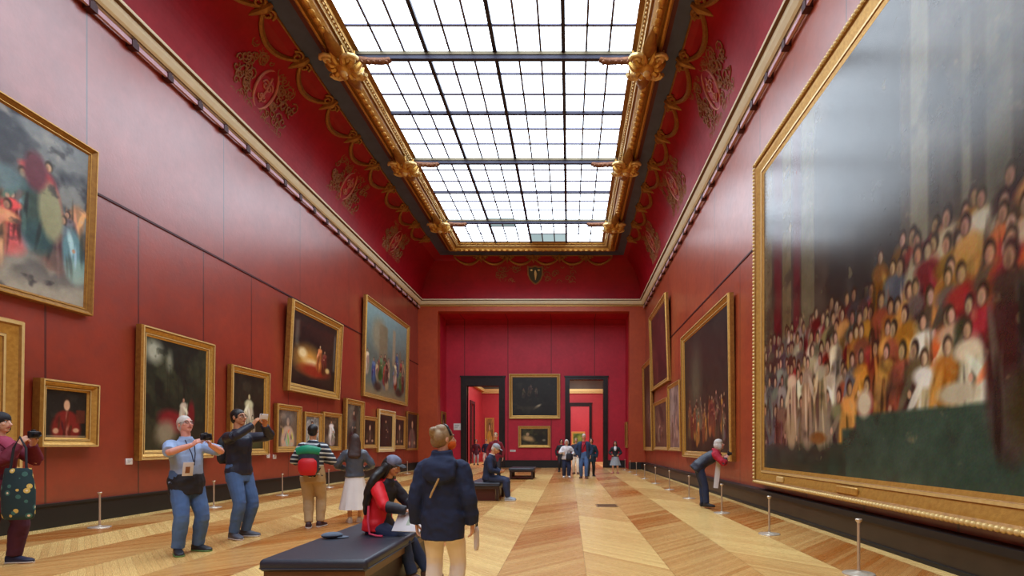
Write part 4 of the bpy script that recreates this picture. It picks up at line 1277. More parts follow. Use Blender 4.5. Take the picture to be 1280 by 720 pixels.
        mb.loft([s.N - s.up * 0.06 * s.k, s.N, s.H + s.HR @ V((0, -0.012, -0.06)) * s.k], [(0.062 * s.k, 0.06 * s.k), (0.055 * s.k, 0.056 * s.k), (0.052 * s.k, 0.056 * s.k)], (1, 0, 0), 14)
    def foot(s, mb, i, e, sole=False):
        k = s.k
        t = V(s.toe[i]); t.z = s.toe[i][2]; t.normalize()
        sd = V((t.y, -t.x, 0)).normalized()
        upv = sd.cross(t)
        if upv.z < 0: upv = -upv
        base = s.an[i] - upv * 0.085 * k
        rings = []
        prof = [(-0.075, 0.020, 0.03, 0.075), (-0.065, 0.033, 0.0, 0.095), (-0.02, 0.036, 0.0, 0.115), (0.04, 0.038, 0.0, 0.088), (0.10, 0.045, 0.0, 0.062), (0.155, 0.042, 0.0, 0.05), (0.185, 0.026, 0.006, 0.038), (0.195, 0.010, 0.014, 0.028)]
        for y, w, z0, z1 in prof:
            w = w + e; z1 = z1 + e; y = y * (1 + e * 4)
            if sole: z0, z1 = 0.0, 0.024
            if sole: w = w * 1.06 + 0.004
            c = base + t * y * k
            ring = []
            for j in range(14):
                a = 2 * PI * j / 14
                ca, sa = math.cos(a), math.sin(a)
                zz = (z0 + z1) / 2 + (z1 - z0) / 2 * (1 if sa > 0 else -1) * abs(sa) ** 0.6
                ring.append(c + sd * (w * (1 if ca > 0 else -1) * abs(ca) ** 0.7 * k) + upv * zz * k)
            rings.append(ring)
        mb.rings(rings)
    # --- parts -------------------------------------------------------------------------------
    def body(s):
        mb = MB()
        s.torso(mb, -0.004)
        for i in (0, 1):
            s.arm(mb, i, 0.0, 0.0); s.leg(mb, i, 0.0, 0.0); s.hand(mb, i); s.foot(mb, i, 0.0)
        s.head(mb)
        s.bodyobj = remeshed('body', mb, s.skin, s.vox * 0.85, 1, parent=s.root, factor=0.4)
        for q in (-1, 1):
            eb = MB(); eb.ell((q * 0.031, 0.0795, 0.008), (0.0125, 0.012, 0.0085), 0, s.hm, 10, 8); eb.ell((q * 0.031, 0.0895, 0.008), (0.0055, 0.004, 0.0055), 1, s.hm, 8, 6)
            eb.build('eye', [m_eye, m_iris], s.root)
            bb = MB(); bb.loft([s.hm @ V((q * 0.014, 0.092, 0.030)), s.hm @ V((q * 0.034, 0.090, 0.036)), s.hm @ V((q * 0.052, 0.074, 0.028))], [0.0045, 0.005, 0.003], (0, 0, 1), 6)
            bb.build('eyebrow', s.brow if hasattr(s, 'brow') else mat('dark_brow', (60, 44, 34), 0.8), s.root)
        lb = MB(); lb.loft([s.hm @ V((-0.024, 0.083, -0.056)), s.hm @ V((0, 0.0955, -0.055)), s.hm @ V((0.024, 0.083, -0.056))], [(0.004, 0.004), (0.008, 0.008), (0.004, 0.004)], (0, 0, 1), 8)
        lb.build('mouth', m_lip, s.root)
    def top(s, name, m, e=0.022, lo=0.1, sleeve=1.0, flare=0.0, collar=None, wr=0.006, cuff=0.022, open_mats=None):
        mb = MB()
        s.torso(mb, e, lo, True, flare)
        for i in (0, 1):
            s.arm(mb, i, e * 0.9, cuff, sleeve)
            mb.ell(s.sh[i] + V((0.03 if i == 0 else -0.03, 0, -0.01)) * s.k, (0.075 * s.k + e, 0.07 * s.k + e * 0.8, 0.06 * s.k + e * 0.8), 0, None, 14, 10)
        if collar == 'hood':
            mb.loft([s.S + s.up * 0.05 * s.k + s.fw * 0.06 * s.k, s.S + s.up * 0.02 * s.k - s.fw * 0.10 * s.k, s.S - s.up * 0.10 * s.k - s.fw * 0.15 * s.k, s.C - s.fw * 0.13 * s.k], [(0.09, 0.07), (0.14, 0.07), (0.13, 0.05), (0.05, 0.03)], (1, 0, 0), 14)
            mb.loft([s.N - s.up * 0.04, s.N + s.up * 0.02 * s.k - s.fw * 0.015, s.N + s.up * 0.095 * s.k - s.fw * 0.025], [(0.12 * s.k, 0.11 * s.k), (0.115 * s.k, 0.11 * s.k), (0.095 * s.k, 0.09 * s.k)], (1, 0, 0), 16)
        elif collar == 'stand':
            mb.loft([s.N - s.up * 0.03 * s.k, s.N + s.up * 0.045 * s.k], [0.084 * s.k, 0.074 * s.k], (1, 0, 0), 14)
        o = remeshed(name, mb, m, s.vox * 1.35, 2, wr, random.random() * 50, s.root)
        return o
    def trousers(s, m, e=0.016, cuff=0.022, wr=0.006, name='trousers', stop=0.98):
        mb = MB()
        d0 = (s.W - s.P).normalized()
        k, br, b = s.k, s.broad, s.belly
        mb.loft([s.P - d0 * 0.145 * k, s.P, s.P + d0 * 0.15 * k], [(0.165 * k * br + e, 0.115 * k + e), (0.172 * k * br + e, 0.122 * b * k + e), (0.152 * k * br + e, 0.108 * b * k + e)], (1, 0, 0), 18)
        for i in (0, 1):
            s.leg(mb, i, e, cuff, 0, stop)
        return remeshed(name, mb, m, s.vox * 1.3, 2, wr, random.random() * 50, s.root)
    def skirt(s, m, length, flare=0.12, name='skirt'):
        k = s.k
        z = s.P.z + 0.10 * k
        n = 36
        rings = []
        for q in range(9):
            t = q / 8
            zz = z - length * t
            ring = []
            for j in range(n):
                a = 2 * PI * j / n
                w = 1 + 0.07 * t * math.sin(a * 9 + 1) + 0.04 * t * math.sin(a * 5)
                ring.append(V(((0.155 + flare * t) * k * w * math.cos(a), (0.115 + flare * t) * k * w * math.sin(a), zz)) + V((s.P.x, s.P.y, 0)))
            rings.append(ring)
        for q in range(8, 3, -1):
            t = q / 8
            rings.append([V((p.x * 0.95, p.y * 0.95, p.z)) for p in rings[q]])
        mb = MB(); mb.rings(rings)
        return mb.build(name, m, s.root)
    def shoes(s, m, m_sole=None):
        for i in (0, 1):
            mb = MB(); s.foot(mb, i, 0.008)
            o = mb.build('shoe', m, s.root)
            if m_sole:
                mb = MB(); s.foot(mb, i, 0.008, True)
                mb.build('sole', m_sole, o)
    def hair(s, m, style='short', length=0.3, wide=1.0):
        mb = MB(); h = s.hm; k = s.k
        if style == 'fringe':
            mb.ell((0, -0.030, 0.012), (0.081, 0.084, 0.092), 0, h, 20, 14)
        else:
            mb.ell((0, -0.013, 0.030), (0.082, 0.098, 0.098), 0, h, 20, 14)
            mb.ell((0, -0.04, -0.02), (0.074, 0.064, 0.07), 0, h, 16, 10)
        if style == 'bun':
            mb.ell((0.0, -0.10, 0.07), (0.05, 0.045, 0.05), 0, h, 14, 10); mb.ell((0.02, -0.125, 0.085), (0.03, 0.03, 0.03), 0, h, 10, 8); mb.ell((-0.045, -0.085, 0.05), (0.035, 0.04, 0.04), 0, h, 10, 8); mb.ell((0.04, -0.07, 0.02), (0.055, 0.05, 0.07), 0, h, 12, 8); mb.ell((-0.04, -0.065, -0.01), (0.055, 0.05, 0.07), 0, h, 12, 8); mb.ell((0.0, -0.03, 0.09), (0.07, 0.07, 0.05), 0, h, 12, 8)
        if style == 'long':
            bk = h @ V((0, -0.07, 0.02))
            dn = s.S - s.fw * 0.12 * k
            mb.loft([h @ V((0, -0.03, 0.06)), bk, h @ V((0, -0.095, -0.1)), dn - s.up * 0.02, dn - s.up * length * 0.6 - s.fw * 0.02, dn - s.up * length], [(0.08 * k, 0.07 * k), (0.095 * k, 0.06 * k), (0.11 * k * wide, 0.055 * k), (0.13 * k * wide, 0.045 * k), (0.12 * k * wide, 0.035 * k), (0.06 * k * wide, 0.015 * k)], (1, 0, 0), 16)
            for q in (-1, 1):
                mb.loft([h @ V((q * 0.05, 0.02, 0.08)), h @ V((q * 0.078, 0.0, 0.0)), h @ V((q * 0.082, -0.01, -0.09)), h @ V((q * 0.085, -0.02, -0.17))], [(0.02 * k, 0.03 * k), (0.018 * k, 0.04 * k), (0.02 * k, 0.04 * k), (0.01 * k, 0.02 * k)], (1, 0, 0), 10)
        if style == 'bob':
            for q in (-1, 1):
                mb.loft([h @ V((q * 0.05, 0.01, 0.09)), h @ V((q * 0.080, 0.0, 0.0)), h @ V((q * 0.080, -0.005, -0.07)), h @ V((q * 0.06, 0.0, -0.12))], [(0.02 * k, 0.04 * k), (0.02 * k, 0.05 * k), (0.022 * k, 0.05 * k), (0.01 * k, 0.02 * k)], (1, 0, 0), 10)
            mb.ell((0, -0.06, -0.05), (0.078, 0.05, 0.09), 0, h, 14, 10)
        return remeshed('hair', mb, m, s.vox, 1, 0.004, 3, s.root)
    def cap(s, m, visor=True, m2=None):
        mb = MB(); h = s.hm
        mb.ell((0, -0.006, 0.055), (0.090, 0.106, 0.082), 0, h, 20, 12)
        o = remeshed('cap', mb, m, s.vox, 1, 0.0, 0, s.root)
        if visor:
            vb = MB(); vb.loft([h @ V((0, 0.07, 0.052)), h @ V((0, 0.13, 0.05)), h @ V((0, 0.175, 0.038))], [(0.075 * s.k, 0.006), (0.07 * s.k, 0.005), (0.035 * s.k, 0.004)], s.HR @ V((1, 0, 0)), 14)
            vb.build('visor', m2 or m, o)
        return o
    def glasses(s, m):
        mb = MB(); h = s.hm
        for q in (-1, 1):
            mb.tube([h @ V((q * 0.033 + 0.021 * math.cos(a * PI / 6), 0.099, 0.006 + 0.016 * math.sin(a * PI / 6))) for a in range(13)], 0.0026, 6)
            mb.tube([h @ V((q * 0.054, 0.098, 0.010)), h @ V((q * 0.080, 0.05, 0.012)), h @ V((q * 0.083, -0.01, 0.008))], 0.0026, 6)
        mb.tube([h @ V((-0.012, 0.1, 0.008)), h @ V((0.012, 0.1, 0.008))], 0.0026, 6)
        return mb.build('glasses', m, s.root)
    def world(s, p):
        return s.mw @ V(p)

def held(name, p, loc, rx, label, cat, parts, group=None):
    """a thing of its own, carried at a local place of a person"""
    m = p.mw @ Matrix.Translation(loc) @ (rx.to_4x4() if isinstance(rx, Matrix) else Matrix.Rotation(rx, 4, 'X'))
    e = bpy.data.objects.new(name, None); e.empty_display_size = 0.1; COL.objects.link(e); e.matrix_world = m
    tag(e, label, cat, group)
    for nm, mb, mm in parts:
        mb.build(nm, mm, e)
    return e
def camera_parts():
    b = MB(); b.rbox(-0.065, 0.065, -0.02, 0.02, -0.04, 0.04, 0.012)
    l = MB(); l.lathe([(0.03, 0.0), (0.032, 0.01), (0.030, 0.05), (0.024, 0.052), (0.02, 0.045), (0.001, 0.045)], 16, 0, Matrix.Translation((0.005, 0.018, 0)) @ Matrix.Rotation(-PI / 2, 4, 'X'))
    v = MB(); v.rbox(-0.02, 0.02, -0.015, 0.015, 0.035, 0.056, 0.006)
    return [('camera_body', b, m_dark), ('lens', l, m_dark), ('viewfinder', v, m_dark)]
def phone_parts(mm):
    b = MB(); b.rbox(-0.075, 0.075, -0.006, 0.006, -0.038, 0.038, 0.005)
    sc = MB(); sc.rbox(-0.068, 0.068, -0.0075, -0.004, -0.033, 0.033, 0.0015, nseg=2)
    ln = MB(); ln.lathe([(0.001, 0.010), (0.006, 0.010), (0.007, 0.004)], 10, 0, Matrix.Translation((0.06, 0, 0.025)) @ Matrix.Rotation(-PI / 2, 4, 'X'))
    return [('phone_case', b, mm), ('screen', sc, m_screen), ('lens', ln, m_dark)]

m_dark = mat('black_plastic', (26, 26, 30), 0.35, 0, 0.1, 10)
m_screen = mat('dark_phone_glass', (40, 46, 60), 0.1, 0, 0.1, 5)
m_white = mat('white_plastic', (230, 230, 232), 0.4, 0, 0.05, 8)
m_jean = mat('blue_denim', (92, 128, 178), 0.8, 0, 0.22, 7, 0.2, c2=(56, 84, 134))
m_jean_d = mat('dark_blue_denim', (44, 58, 92), 0.8, 0, 0.22, 7, 0.2, c2=(28, 38, 66))
m_shoe_d = mat('dark_shoe_leather', (40, 40, 48), 0.5, 0, 0.15, 9)
m_shoe_b = mat('brown_suede_shoe', (110, 76, 62), 0.7, 0, 0.2, 12)
m_sole = mat('pale_rubber_sole', (216, 204, 190), 0.6, 0, 0.05, 9)
m_hair_d = mat('black_hair', (26, 20, 20), 0.45, 0, 0.2, 30, 0.3)
m_hair_br = mat('dark_brown_hair', (66, 42, 34), 0.5, 0, 0.25, 30, 0.3)
m_hair_w = mat('white_hair', (222, 216, 208), 0.6, 0, 0.12, 30, 0.3, c2=(176, 168, 160))
m_hair_bl = mat('ash_blonde_hair', (186, 160, 118), 0.55, 0, 0.3, 26, 0.3, c2=(104, 78, 54))
m_burg = mat('burgundy_cloth', (120, 22, 48), 0.8, 0, 0.25, 6, 0.2)
m_plum = mat('plum_trouser_cloth', (84, 30, 52), 0.8, 0, 0.25, 6, 0.2)
m_ltblue = mat('light_blue_cotton', (158, 182, 220), 0.8, 0, 0.12, 8, 0.15)
m_blackcl = mat('black_cloth', (34, 34, 42), 0.7, 0, 0.2, 7, 0.2)
m_navy = mat('navy_fleece', (32, 46, 78), 0.85, 0, 0.2, 8, 0.2, c2=(22, 32, 58))
m_nightb = mat('midnight_blue_nylon', (38, 42, 62), 0.5, 0, 0.25, 7, 0.2)
m_khaki = mat('khaki_cotton', (196, 170, 128), 0.8, 0, 0.15, 7, 0.15)
m_beige = mat('cream_cotton', (244, 234, 216), 0.8, 0, 0.06, 7, 0.15)
m_leath = mat('charcoal_leather', (84, 92, 106), 0.33, 0, 0.25, 7, 0.2)
m_whitecl = mat('white_cotton', (232, 230, 232), 0.8, 0, 0.08, 6, 0.1)
m_red = mat('bright_red_nylon', (216, 24, 36), 0.55, 0, 0.15, 6, 0.15)
m_green = mat('emerald_nylon', (24, 160, 120), 0.5, 0, 0.2, 6, 0.15)
m_orange = mat('orange_knit', (232, 108, 32), 0.8, 0, 0.2, 12, 0.2)
m_grey = mat('grey_cotton', (168, 176, 184), 0.8, 0, 0.15, 7, 0.1)
m_teal = mat('dark_teal_cloth', (28, 56, 72), 0.8, 0, 0.2, 7, 0.15)
m_crims = mat('crimson_cloth', (190, 30, 56), 0.8, 0, 0.2, 7, 0.15)
def banded(name, c1, c2, period, duty):
    t = NT(name); x, y, z = t.sep(t.coords())
    f = t.M('LESS_THAN', t.M('FRACT', t.M('DIVIDE', t.M('ADD', z, t.M('MULTIPLY', x, 0.08)), period)), duty)
    return t.pset(t.mix(f, lin(c1), lin(c2)), 0.8)
m_stripe = banded('navy_and_white_striped_knit', (40, 46, 60), (206, 214, 216), 0.068, 0.36)
def split_mat(name, c_back, c_front, y0):
    t = NT(name); x, y, z = t.sep(t.coords())
    n = t.noise(t.coords(), 9.0, 2.0)
    f = t.M('GREATER_THAN', t.M('ADD', t.M('SUBTRACT', y, t.M('MULTIPLY', t.M('GREATER_THAN', x, 0.13), 0.12)), t.M('MULTIPLY', n, 0.02)), y0)
    return t.pset(t.mix(f, lin(c_back), lin(c_front)), 0.6)
m_redblack = split_mat('red_and_black_panel_jacket', (222, 20, 36), (34, 32, 42), 0.13)
def floral():
    t = NT('dark_green_floral_print')
    vo = t.n('ShaderNodeTexVoronoi'); vo.inputs['Scale'].default_value = 11.0
    t.l(t.coords(), vo.inputs['Vector'])
    f = t.M('LESS_THAN', vo.outputs['Distance'], 0.32)
    f2 = t.M('LESS_THAN', vo.outputs['Distance'], 0.14)
    col = t.mix(f, lin((24, 54, 60)), t.mix(t.M('GREATER_THAN', t.noise(vo.outputs['Position'], 30.0), 0.5), lin((214, 186, 96)), lin((60, 110, 104))))
    col = t.mix(f2, col, lin((236, 222, 190)))
    return t.pset(col, 0.7)
m_floral = floral()

# 1. person in burgundy at the left edge, photographing
p = Person((-6.44, 6.3, 0), (1, 0.12), 'person in a burgundy coat and black hat at the left photo edge, raising a camera', 1.68, voxel=0.007, head=(0, 4), bend=(0.03, 0.04, 0.06),
           hands=((-0.07, 0.33, 1.42), (0.07, 0.33, 1.42)), hint=((-0.7, 0, -1), (0.7, 0, -1)), hdir=((0.25, 0.5, 0.8), (-0.25, 0.5, 0.8)), hnorm=((1, 0.2, 0), (-1, 0.2, 0)), curl=0.55,
           feet=((-0.09, 0.10, 0), (0.1, -0.16, 0)), toe=((-0.1, 1, 0), (0.15, 1, 0)))
p.body(); p.top('coat', m_burg, 0.03, 0.30, 1.0, 0.05, 'stand'); p.trousers(m_plum, 0.03, 0.035); p.shoes(mat('navy_shoe', (30, 34, 66), 0.5), m_sole)
p.hair(m_hair_d, 'bob'); p.cap(m_blackcl, False)
mb = MB(); mb.loft([p.N - p.fw * 0.08 + V((0, 0, .02)), p.N + V((0, 0.05, -0.01)), p.S + p.fw * 0.15 - p.up * 0.06, p.C + p.fw * 0.17], [(0.10, 0.04), (0.10, 0.06), (0.07, 0.03), (0.03, 0.02)], (1, 0, 0), 12)
mb.build('scarf', mat('rose_scarf', (170, 60, 90), 0.8), p.root)
held('compact_camera', p, (0, 0.37, 1.47), 0.05, 'small dark camera held up by the person in the burgundy coat', 'camera', camera_parts())
b = MB(); b.loft([(0.0, 0, 0), (0, 0, 0.06), (0, 0, 0.3), (0, 0, 0.5), (0, 0, 0.56)], [(0.13, 0.05), (0.16, 0.075), (0.165, 0.08), (0.14, 0.05), (0.13, 0.03)], (0, 1, 0), 18)
st = MB(); st.tube([(0, -0.08, 0.54), (-0.02, -0.06, 0.78), (-0.02, 0.0, 0.9), (-0.02, 0.06, 0.78), (0, 0.08, 0.54)], 0.012, 8)
held('tote_bag', p, (0.24, 0.40, 0.54), 0, 'dark green floral tote bag at the hip of the person in burgundy', 'bag', [('bag', b, m_floral), ('strap', st, m_blackcl)])

# 2. white haired man in the light blue shirt
p = Person((-4.8, 7.02, 0), (0.86, -0.5), 'white haired man in a light blue shirt and jeans pointing a camera', 1.69, voxel=0.007, skin='pink', belly=1.22, broad=1.08, head=(-6, 14), bend=(-0.05, -0.03, 0.0),
           hands=((-0.06, 0.40, 1.40), (0.07, 0.40, 1.40)), hint=((-1, 0.1, -0.45), (1, 0.1, -0.5)), hdir=((0.45, 0.6, 0.55), (-0.45, 0.6, 0.55)), hnorm=((1, 0.3, 0), (-1, 0.3, 0)), curl=0.6,
           feet=((-0.14, -0.02, 0), (0.13, 0.06, 0)), toe=((-0.35, 1, 0), (0.3, 1, 0)))
p.brow = m_hair_w
p.body(); p.top('shirt', m_ltblue, 0.022, 0.02, 0.45, 0.0, 'stand', cuff=0.03); p.trousers(m_jean, 0.022, 0.034); p.shoes(m_shoe_d, mat('green_sole', (110, 150, 90), 0.6)); p.hair(m_hair_w, 'short'); p.glasses(m_dark)
mb = MB(); k = p.k
mb.loft([p.P - V((0, 0, .16)), p.P + V((0, 0, 0.0)), p.P + V((0, 0, 0.10))], [(0.2 * k, 0.17 * k), (0.215 * k, 0.185 * k), (0.19 * k, 0.165 * k)], (1, 0, 0), 20)
mb.loft([p.P + V((-0.17, -0.1, 0)), p.P + V((-0.19, -0.12, -0.25)), p.P + V((-0.17, -0.1, -0.4))], [(0.07, 0.06), (0.09, 0.05), (0.03, 0.02)], (1, 0, 0), 12)
o = remeshed('jacket_round_waist', mb, m_blackcl, 0.011, 2, 0.012, 8, p.root)
mb = MB(); mb.tube([p.N + p.fw * 0.07 + V((-0.05, 0.01, 0)), p.C + p.fw * 0.175 + V((-0.02, 0, 0.02)), p.W + p.fw * 0.19 + V((0.0, 0, 0.06))], 0.006, 6); mb.tube([p.N + p.fw * 0.07 + V((0.05, 0.01, 0)), p.C + p.fw * 0.175 + V((0.02, 0, 0.02)), p.W + p.fw * 0.19 + V((0.0, 0, 0.06))], 0.006, 6)
mb.build('lanyard', m_nightb, p.root)
held('compact_camera', p, (0.0, 0.45, 1.45), 0.2, 'small dark camera in the hands of the white haired man', 'camera', camera_parts())
b = MB(); b.rbox(-0.06, 0.06, -0.004, 0.004, -0.085, 0.085, 0.003, nseg=2)
b2 = MB(); b2.rbox(-0.02, 0.03, 0.003, 0.006, -0.05, 0.03, 0.001, nseg=2)
held('leaflet', p, (0.10, 0.24, 1.06), -0.2, 'pale printed leaflet hanging at the belt of the white haired man', 'leaflet', [('sheet', b, m_whitecl), ('print', b2, mat('brown_print', (150, 96, 60), 0.7))])

# 3. man in the dark jacket with raised phone
p = Person((-4.82, 8.16, 0), (0.95, -0.25), 'tall man in a dark jacket and jeans raising a phone to photograph', 1.84, voxel=0.007, skin='tan', head=(-4, 6), bend=(0, -0.03, 0.0),
           hands=((-0.07, 0.40, 1.71), (0.09, 0.40, 1.71)), hint=((-1, 0.2, -0.5), (1, 0.2, -0.5)), hdir=((0.3, 0.4, 0.8), (-0.3, 0.4, 0.8)), hnorm=((1, 0.4, 0), (-1, 0.4, 0)), curl=0.55, stance=0.12, toe=((-0.3, 1, 0), (0.3, 1, 0)))
p.body(); p.top('jacket', m_nightb, 0.026, 0.06, 1.0, 0.0, 'stand'); p.trousers(m_jean, 0.018, 0.03); p.shoes(mat('grey_trainer', (92, 96, 108), 0.6), m_sole); p.hair(m_hair_d, 'short'); p.glasses(m_dark)
held('phone', p, (0.01, 0.45, 1.76), -0.15, 'white phone held up sideways by the tall man in the dark jacket', 'phone', phone_parts(m_white))
b = MB(); b.loft([(0, 0, -0.2), (0, 0, -0.12), (0, 0, 0.1), (0, 0, 0.2)], [(0.11, 0.05), (0.15, 0.085), (0.145, 0.08), (0.09, 0.04)], (1, 0, 0), 16)
s2 = MB()
for q in (-1, 1):
    s2.tube([(q * 0.08, 0.05, 0.17), (q * 0.11, 0.14, 0.21), (q * 0.12, 0.27, 0.12), (q * 0.14, 0.2, -0.08), (q * 0.1, 0.06, -0.16)], 0.014, 8)
held('shoulder_bag', p, (0, -0.22, 1.28), 0, 'black bag on the back of the tall man raising a phone', 'bag', [('bag', b, m_blackcl), ('strap', s2, m_blackcl)])

# 4. person in the striped top
p = Person((-4.2, 9.15, 0), (-0.2, 1), 'person seen from behind in a striped top and khaki trousers before the small paintings', 1.66, voxel=0.009, skin='tan', head=(0, 4), bend=(0.02, 0.03, 0.05),
           hands=((-0.06, 0.26, 1.12), (0.06, 0.26, 1.12)), hint=((-1, -0.4, -0.6), (1, -0.4, -0.6)), hdir=((0.6, 0.6, 0.2), (-0.6, 0.6, 0.2)), hnorm=((0.4, 0, 1), (-0.4, 0, 1)), curl=0.5, stance=0.07,
           feet=((-0.06, 0.0, 0), (0.09, 0.12, 0)))
p.body(); p.top('striped_sweater', m_stripe, 0.03, 0.08, 1.0, 0.0, 'stand'); p.trousers(m_khaki, 0.03, 0.03); p.shoes(mat('dark_maroon_shoe', (70, 44, 50), 0.6), m_sole); p.hair(m_hair_d, 'short')
b = MB(); b.loft([(0, 0, -0.23), (0, 0, -0.16), (0, 0, 0.08), (0, 0, 0.2), (0, 0, 0.24)], [(0.12, 0.05), (0.15, 0.08), (0.16, 0.09), (0.13, 0.07), (0.05, 0.03)], (1, 0, 0), 18)
b2 = MB(); b2.loft([(0, -0.07, -0.24), (0, -0.09, -0.16), (0, -0.09, -0.04), (0, -0.08, 0.02)], [(0.11, 0.03), (0.14, 0.05), (0.14, 0.05), (0.09, 0.02)], (1, 0, 0), 16)
b3 = MB(); b3.loft([(-0.17, -0.03, 0.13), (0, -0.07, 0.16), (0.17, -0.03, 0.13)], [(0.03, 0.06), (0.045, 0.075), (0.03, 0.06)], (0, 1, 0), 12)
s2 = MB()
for q in (-1, 1):
    s2.tube([(q * 0.08, 0.05, 0.20), (q * 0.12, 0.16, 0.24), (q * 0.13, 0.29, 0.12), (q * 0.15, 0.22, -0.1), (q * 0.11, 0.06, -0.2)], 0.016, 8)
held('backpack', p, (0, -0.23, 1.12), 0, 'red and green backpack worn over the striped top', 'backpack', [('pack', b, mat('navy_pack_cloth', (44, 56, 74), 0.7)), ('red_pocket', b2, m_red), ('green_roll', b3, m_green), ('strap', s2, m_blackcl)])

# 5. woman in the leather jacket
p = Person((-3.76, 9.8, 0), (-0.3, 1), 'woman seen from behind in a charcoal leather jacket and long white skirt', 1.52, voxel=0.009, skin='light', head=(-8, 2), bend=(0, 0.02, 0.04), broad=0.95,
           hands=((-0.13, 0.22, 0.92), (0.13, 0.22, 0.92)), hint=((-1, -0.6, -0.5), (1, -0.6, -0.5)), hdir=((0.5, 0.8, -0.1), (-0.5, 0.8, -0.1)), curl=0.5, stance=0.08)
p.body(); p.top('leather_jacket', m_leath, 0.024, 0.02, 1.0, 0.01, 'stand', 0.01); p.skirt(m_whitecl, 0.66, 0.14); p.shoes(m_sole, m_sole); p.hair(m_hair_br, 'long', 0.12)

# 6. girl in red and black seated on the near bench
p = Person((-1.96, 5.74, 0), (1, -0.22), 'girl in a cap and red and black jacket seated on the near bench', 1.45, voxel=0.007, skin='tan', pelvis=(0, 0.0, 0.56), head=(6, -14), bend=(0.04, 0.2, 0.36), broad=1.0,
           hands=((-0.07, 0.46, 0.70), (0.13, 0.46, 0.70)), hint=((-1, -0.5, -0.6), (1, -0.5, -0.6)), hdir=((0.4, 1, -0.1), (-0.4, 1, -0.1)), hnorm=((0.3, 0, -1), (-0.3, 0, -1)), curl=0.35,
           feet=((-0.09, 0.50, 0.0), (0.11, 0.44, 0.0)), toe=((-0.1, 1, 0), (0.2, 1, 0)), knee=((-0.05, 1, 0.6), (0.1, 1, 0.6)))
p.body(); p.top('jacket', m_redblack, 0.03, 0.09, 1.0, 0.03, 'stand', 0.01); p.trousers(m_jean_d, 0.018, 0.022); p.shoes(m_shoe_b, m_sole); p.hair(m_hair_d, 'long', 0.34, 0.72)
mb = MB(); hh = p.hm
for q, ln in ((1, 0.0), (-1, 0.04)):
    mb.loft([hh @ V((q * 0.06, -0.03, 0.02)), hh @ V((q * 0.095, -0.05, -0.08)), p.sh[(q + 1) // 2] + V((q * 0.03, -0.02, 0.08)), p.C + V((q * 0.185, -0.03, 0.04)), p.W + V((q * 0.18, -0.03, 0.06 + ln)), p.W + V((q * 0.165, -0.05, -0.03 + ln))], [0.035, 0.045, 0.045, 0.045, 0.035, 0.012], (0, 1, 0), 12)
remeshed('hair_lock', mb, m_hair_d, 0.009, 1, 0.01, 4, p.root)
p.cap(mat('navy_and_white_cap_cloth', (150, 158, 186), 0.7, 0, 0.3, 14, c2=(30, 34, 60)), True, m_blackcl)
girl = p
b = MB(); b.rbox(-0.11, 0.11, -0.15, 0.15, -0.006, 0.006, 0.005, nseg=2)
l = MB(); l.rbox(-0.05, 0.04, -0.02, 0.02, 0.005, 0.0075, 0.001, nseg=2)
held('drawing_pad', p, (0.19, 0.45, 0.60), Matrix.Rotation(0.85, 3, 'Y'), 'white pad lying on the lap of the seated girl', 'pad', [('sheet', b, m_whitecl), ('print', l, mat('pale_green_print', (190, 206, 186), 0.7))])
b = MB(); b.ell((0, 0, 0.03), (0.10, 0.07, 0.03)); b.loft([(0.05, 0, 0.012), (0.11, 0.0, 0.01), (0.15, 0, 0.008)], [(0.06, 0.006), (0.055, 0.005), (0.02, 0.004)], (0, 1, 0), 12)
e = empty('folded_cap', (-2.30, 5.42, 0.45), 0.3, 'small grey folded item lying on the near bench behind the girl', 'cap'); b.build('cloth', mat('blue_grey_cloth', (96, 108, 124), 0.8), e)
b = MB(); b.tube([(0, 0, 0.30), (0.0, -0.02, 0.16), (0.02, -0.03, 0.03), (0.10, -0.05, 0.012), (0.16, -0.07, 0.012)], 0.011, 8)
b.v = [tuple(girl.mw.inverted() @ (V((-1.985, 5.53, 0.45)) + V(q))) for q in b.v]
b.build('hanging_strap', mat('pink_strap', (230, 76, 106), 0.6), girl.root)

# 7. woman in the navy hooded sweater, nearest
p = Person((-1.0, 4.42, 0), (0.05, 1), 'woman seen from behind in a navy hooded sweater and cream trousers beside the near bench', 1.47, voxel=0.006, skin='light', head=(48, 3), bend=(0, 0.02, 0.02), broad=1.0,
           hands=((-0.215, 0.03, 0.66), (0.225, 0.05, 0.66)), hint=((-0.6, -1, 0), (0.6, -1, 0)), hdir=((0.05, 0.1, -1), (-0.02, 0.15, -1)), curl=0.4, stance=0.085)
p.body(); p.top('hooded_sweater', m_navy, 0.03, 0.2, 1.0, 0.0, 'hood', 0.012, cuff=0.028); p.trousers(m_beige, 0.016, 0.02); p.shoes(m_sole, m_sole); p.hair(m_hair_bl, 'bun')
mb = MB(); mb.tube([p.hm @ V((0.086 * math.cos(a * PI / 10), 0.03 - 0.02 * math.sin(a * PI / 10), 0.03 + 0.105 * math.sin(a * PI / 10))) for a in range(11)], 0.009, 8)
mb.build('hair_band', m_dark, p.root)
mb = MB(); h = p.hm
mb.ell((0, 0.048, -0.052), (0.070, 0.072, 0.055), 0, h, 18, 12)
remeshed('face_scarf', mb, m_orange, 0.006, 1, 0.004, 2, p.root)
mb = MB(); mb.tube([p.S - p.fw * 0.17 + V((0.015, 0, -0.09)), p.S - p.fw * 0.165 + V((-0.04, 0, -0.20)), p.C - p.fw * 0.16 + V((-0.055, 0, -0.12))], 0.008, 8)
mb.build('cord', mat('tan_cord', (196, 166, 110), 0.7), p.root)
b = MB(); b.loft([(0, 0, -0.1), (0, 0, -0.06), (0, 0, 0.05), (0, 0, 0.09)], [(0.035, 0.012), (0.045, 0.02), (0.045, 0.02), (0.03, 0.01)], (0, 1, 0), 12)
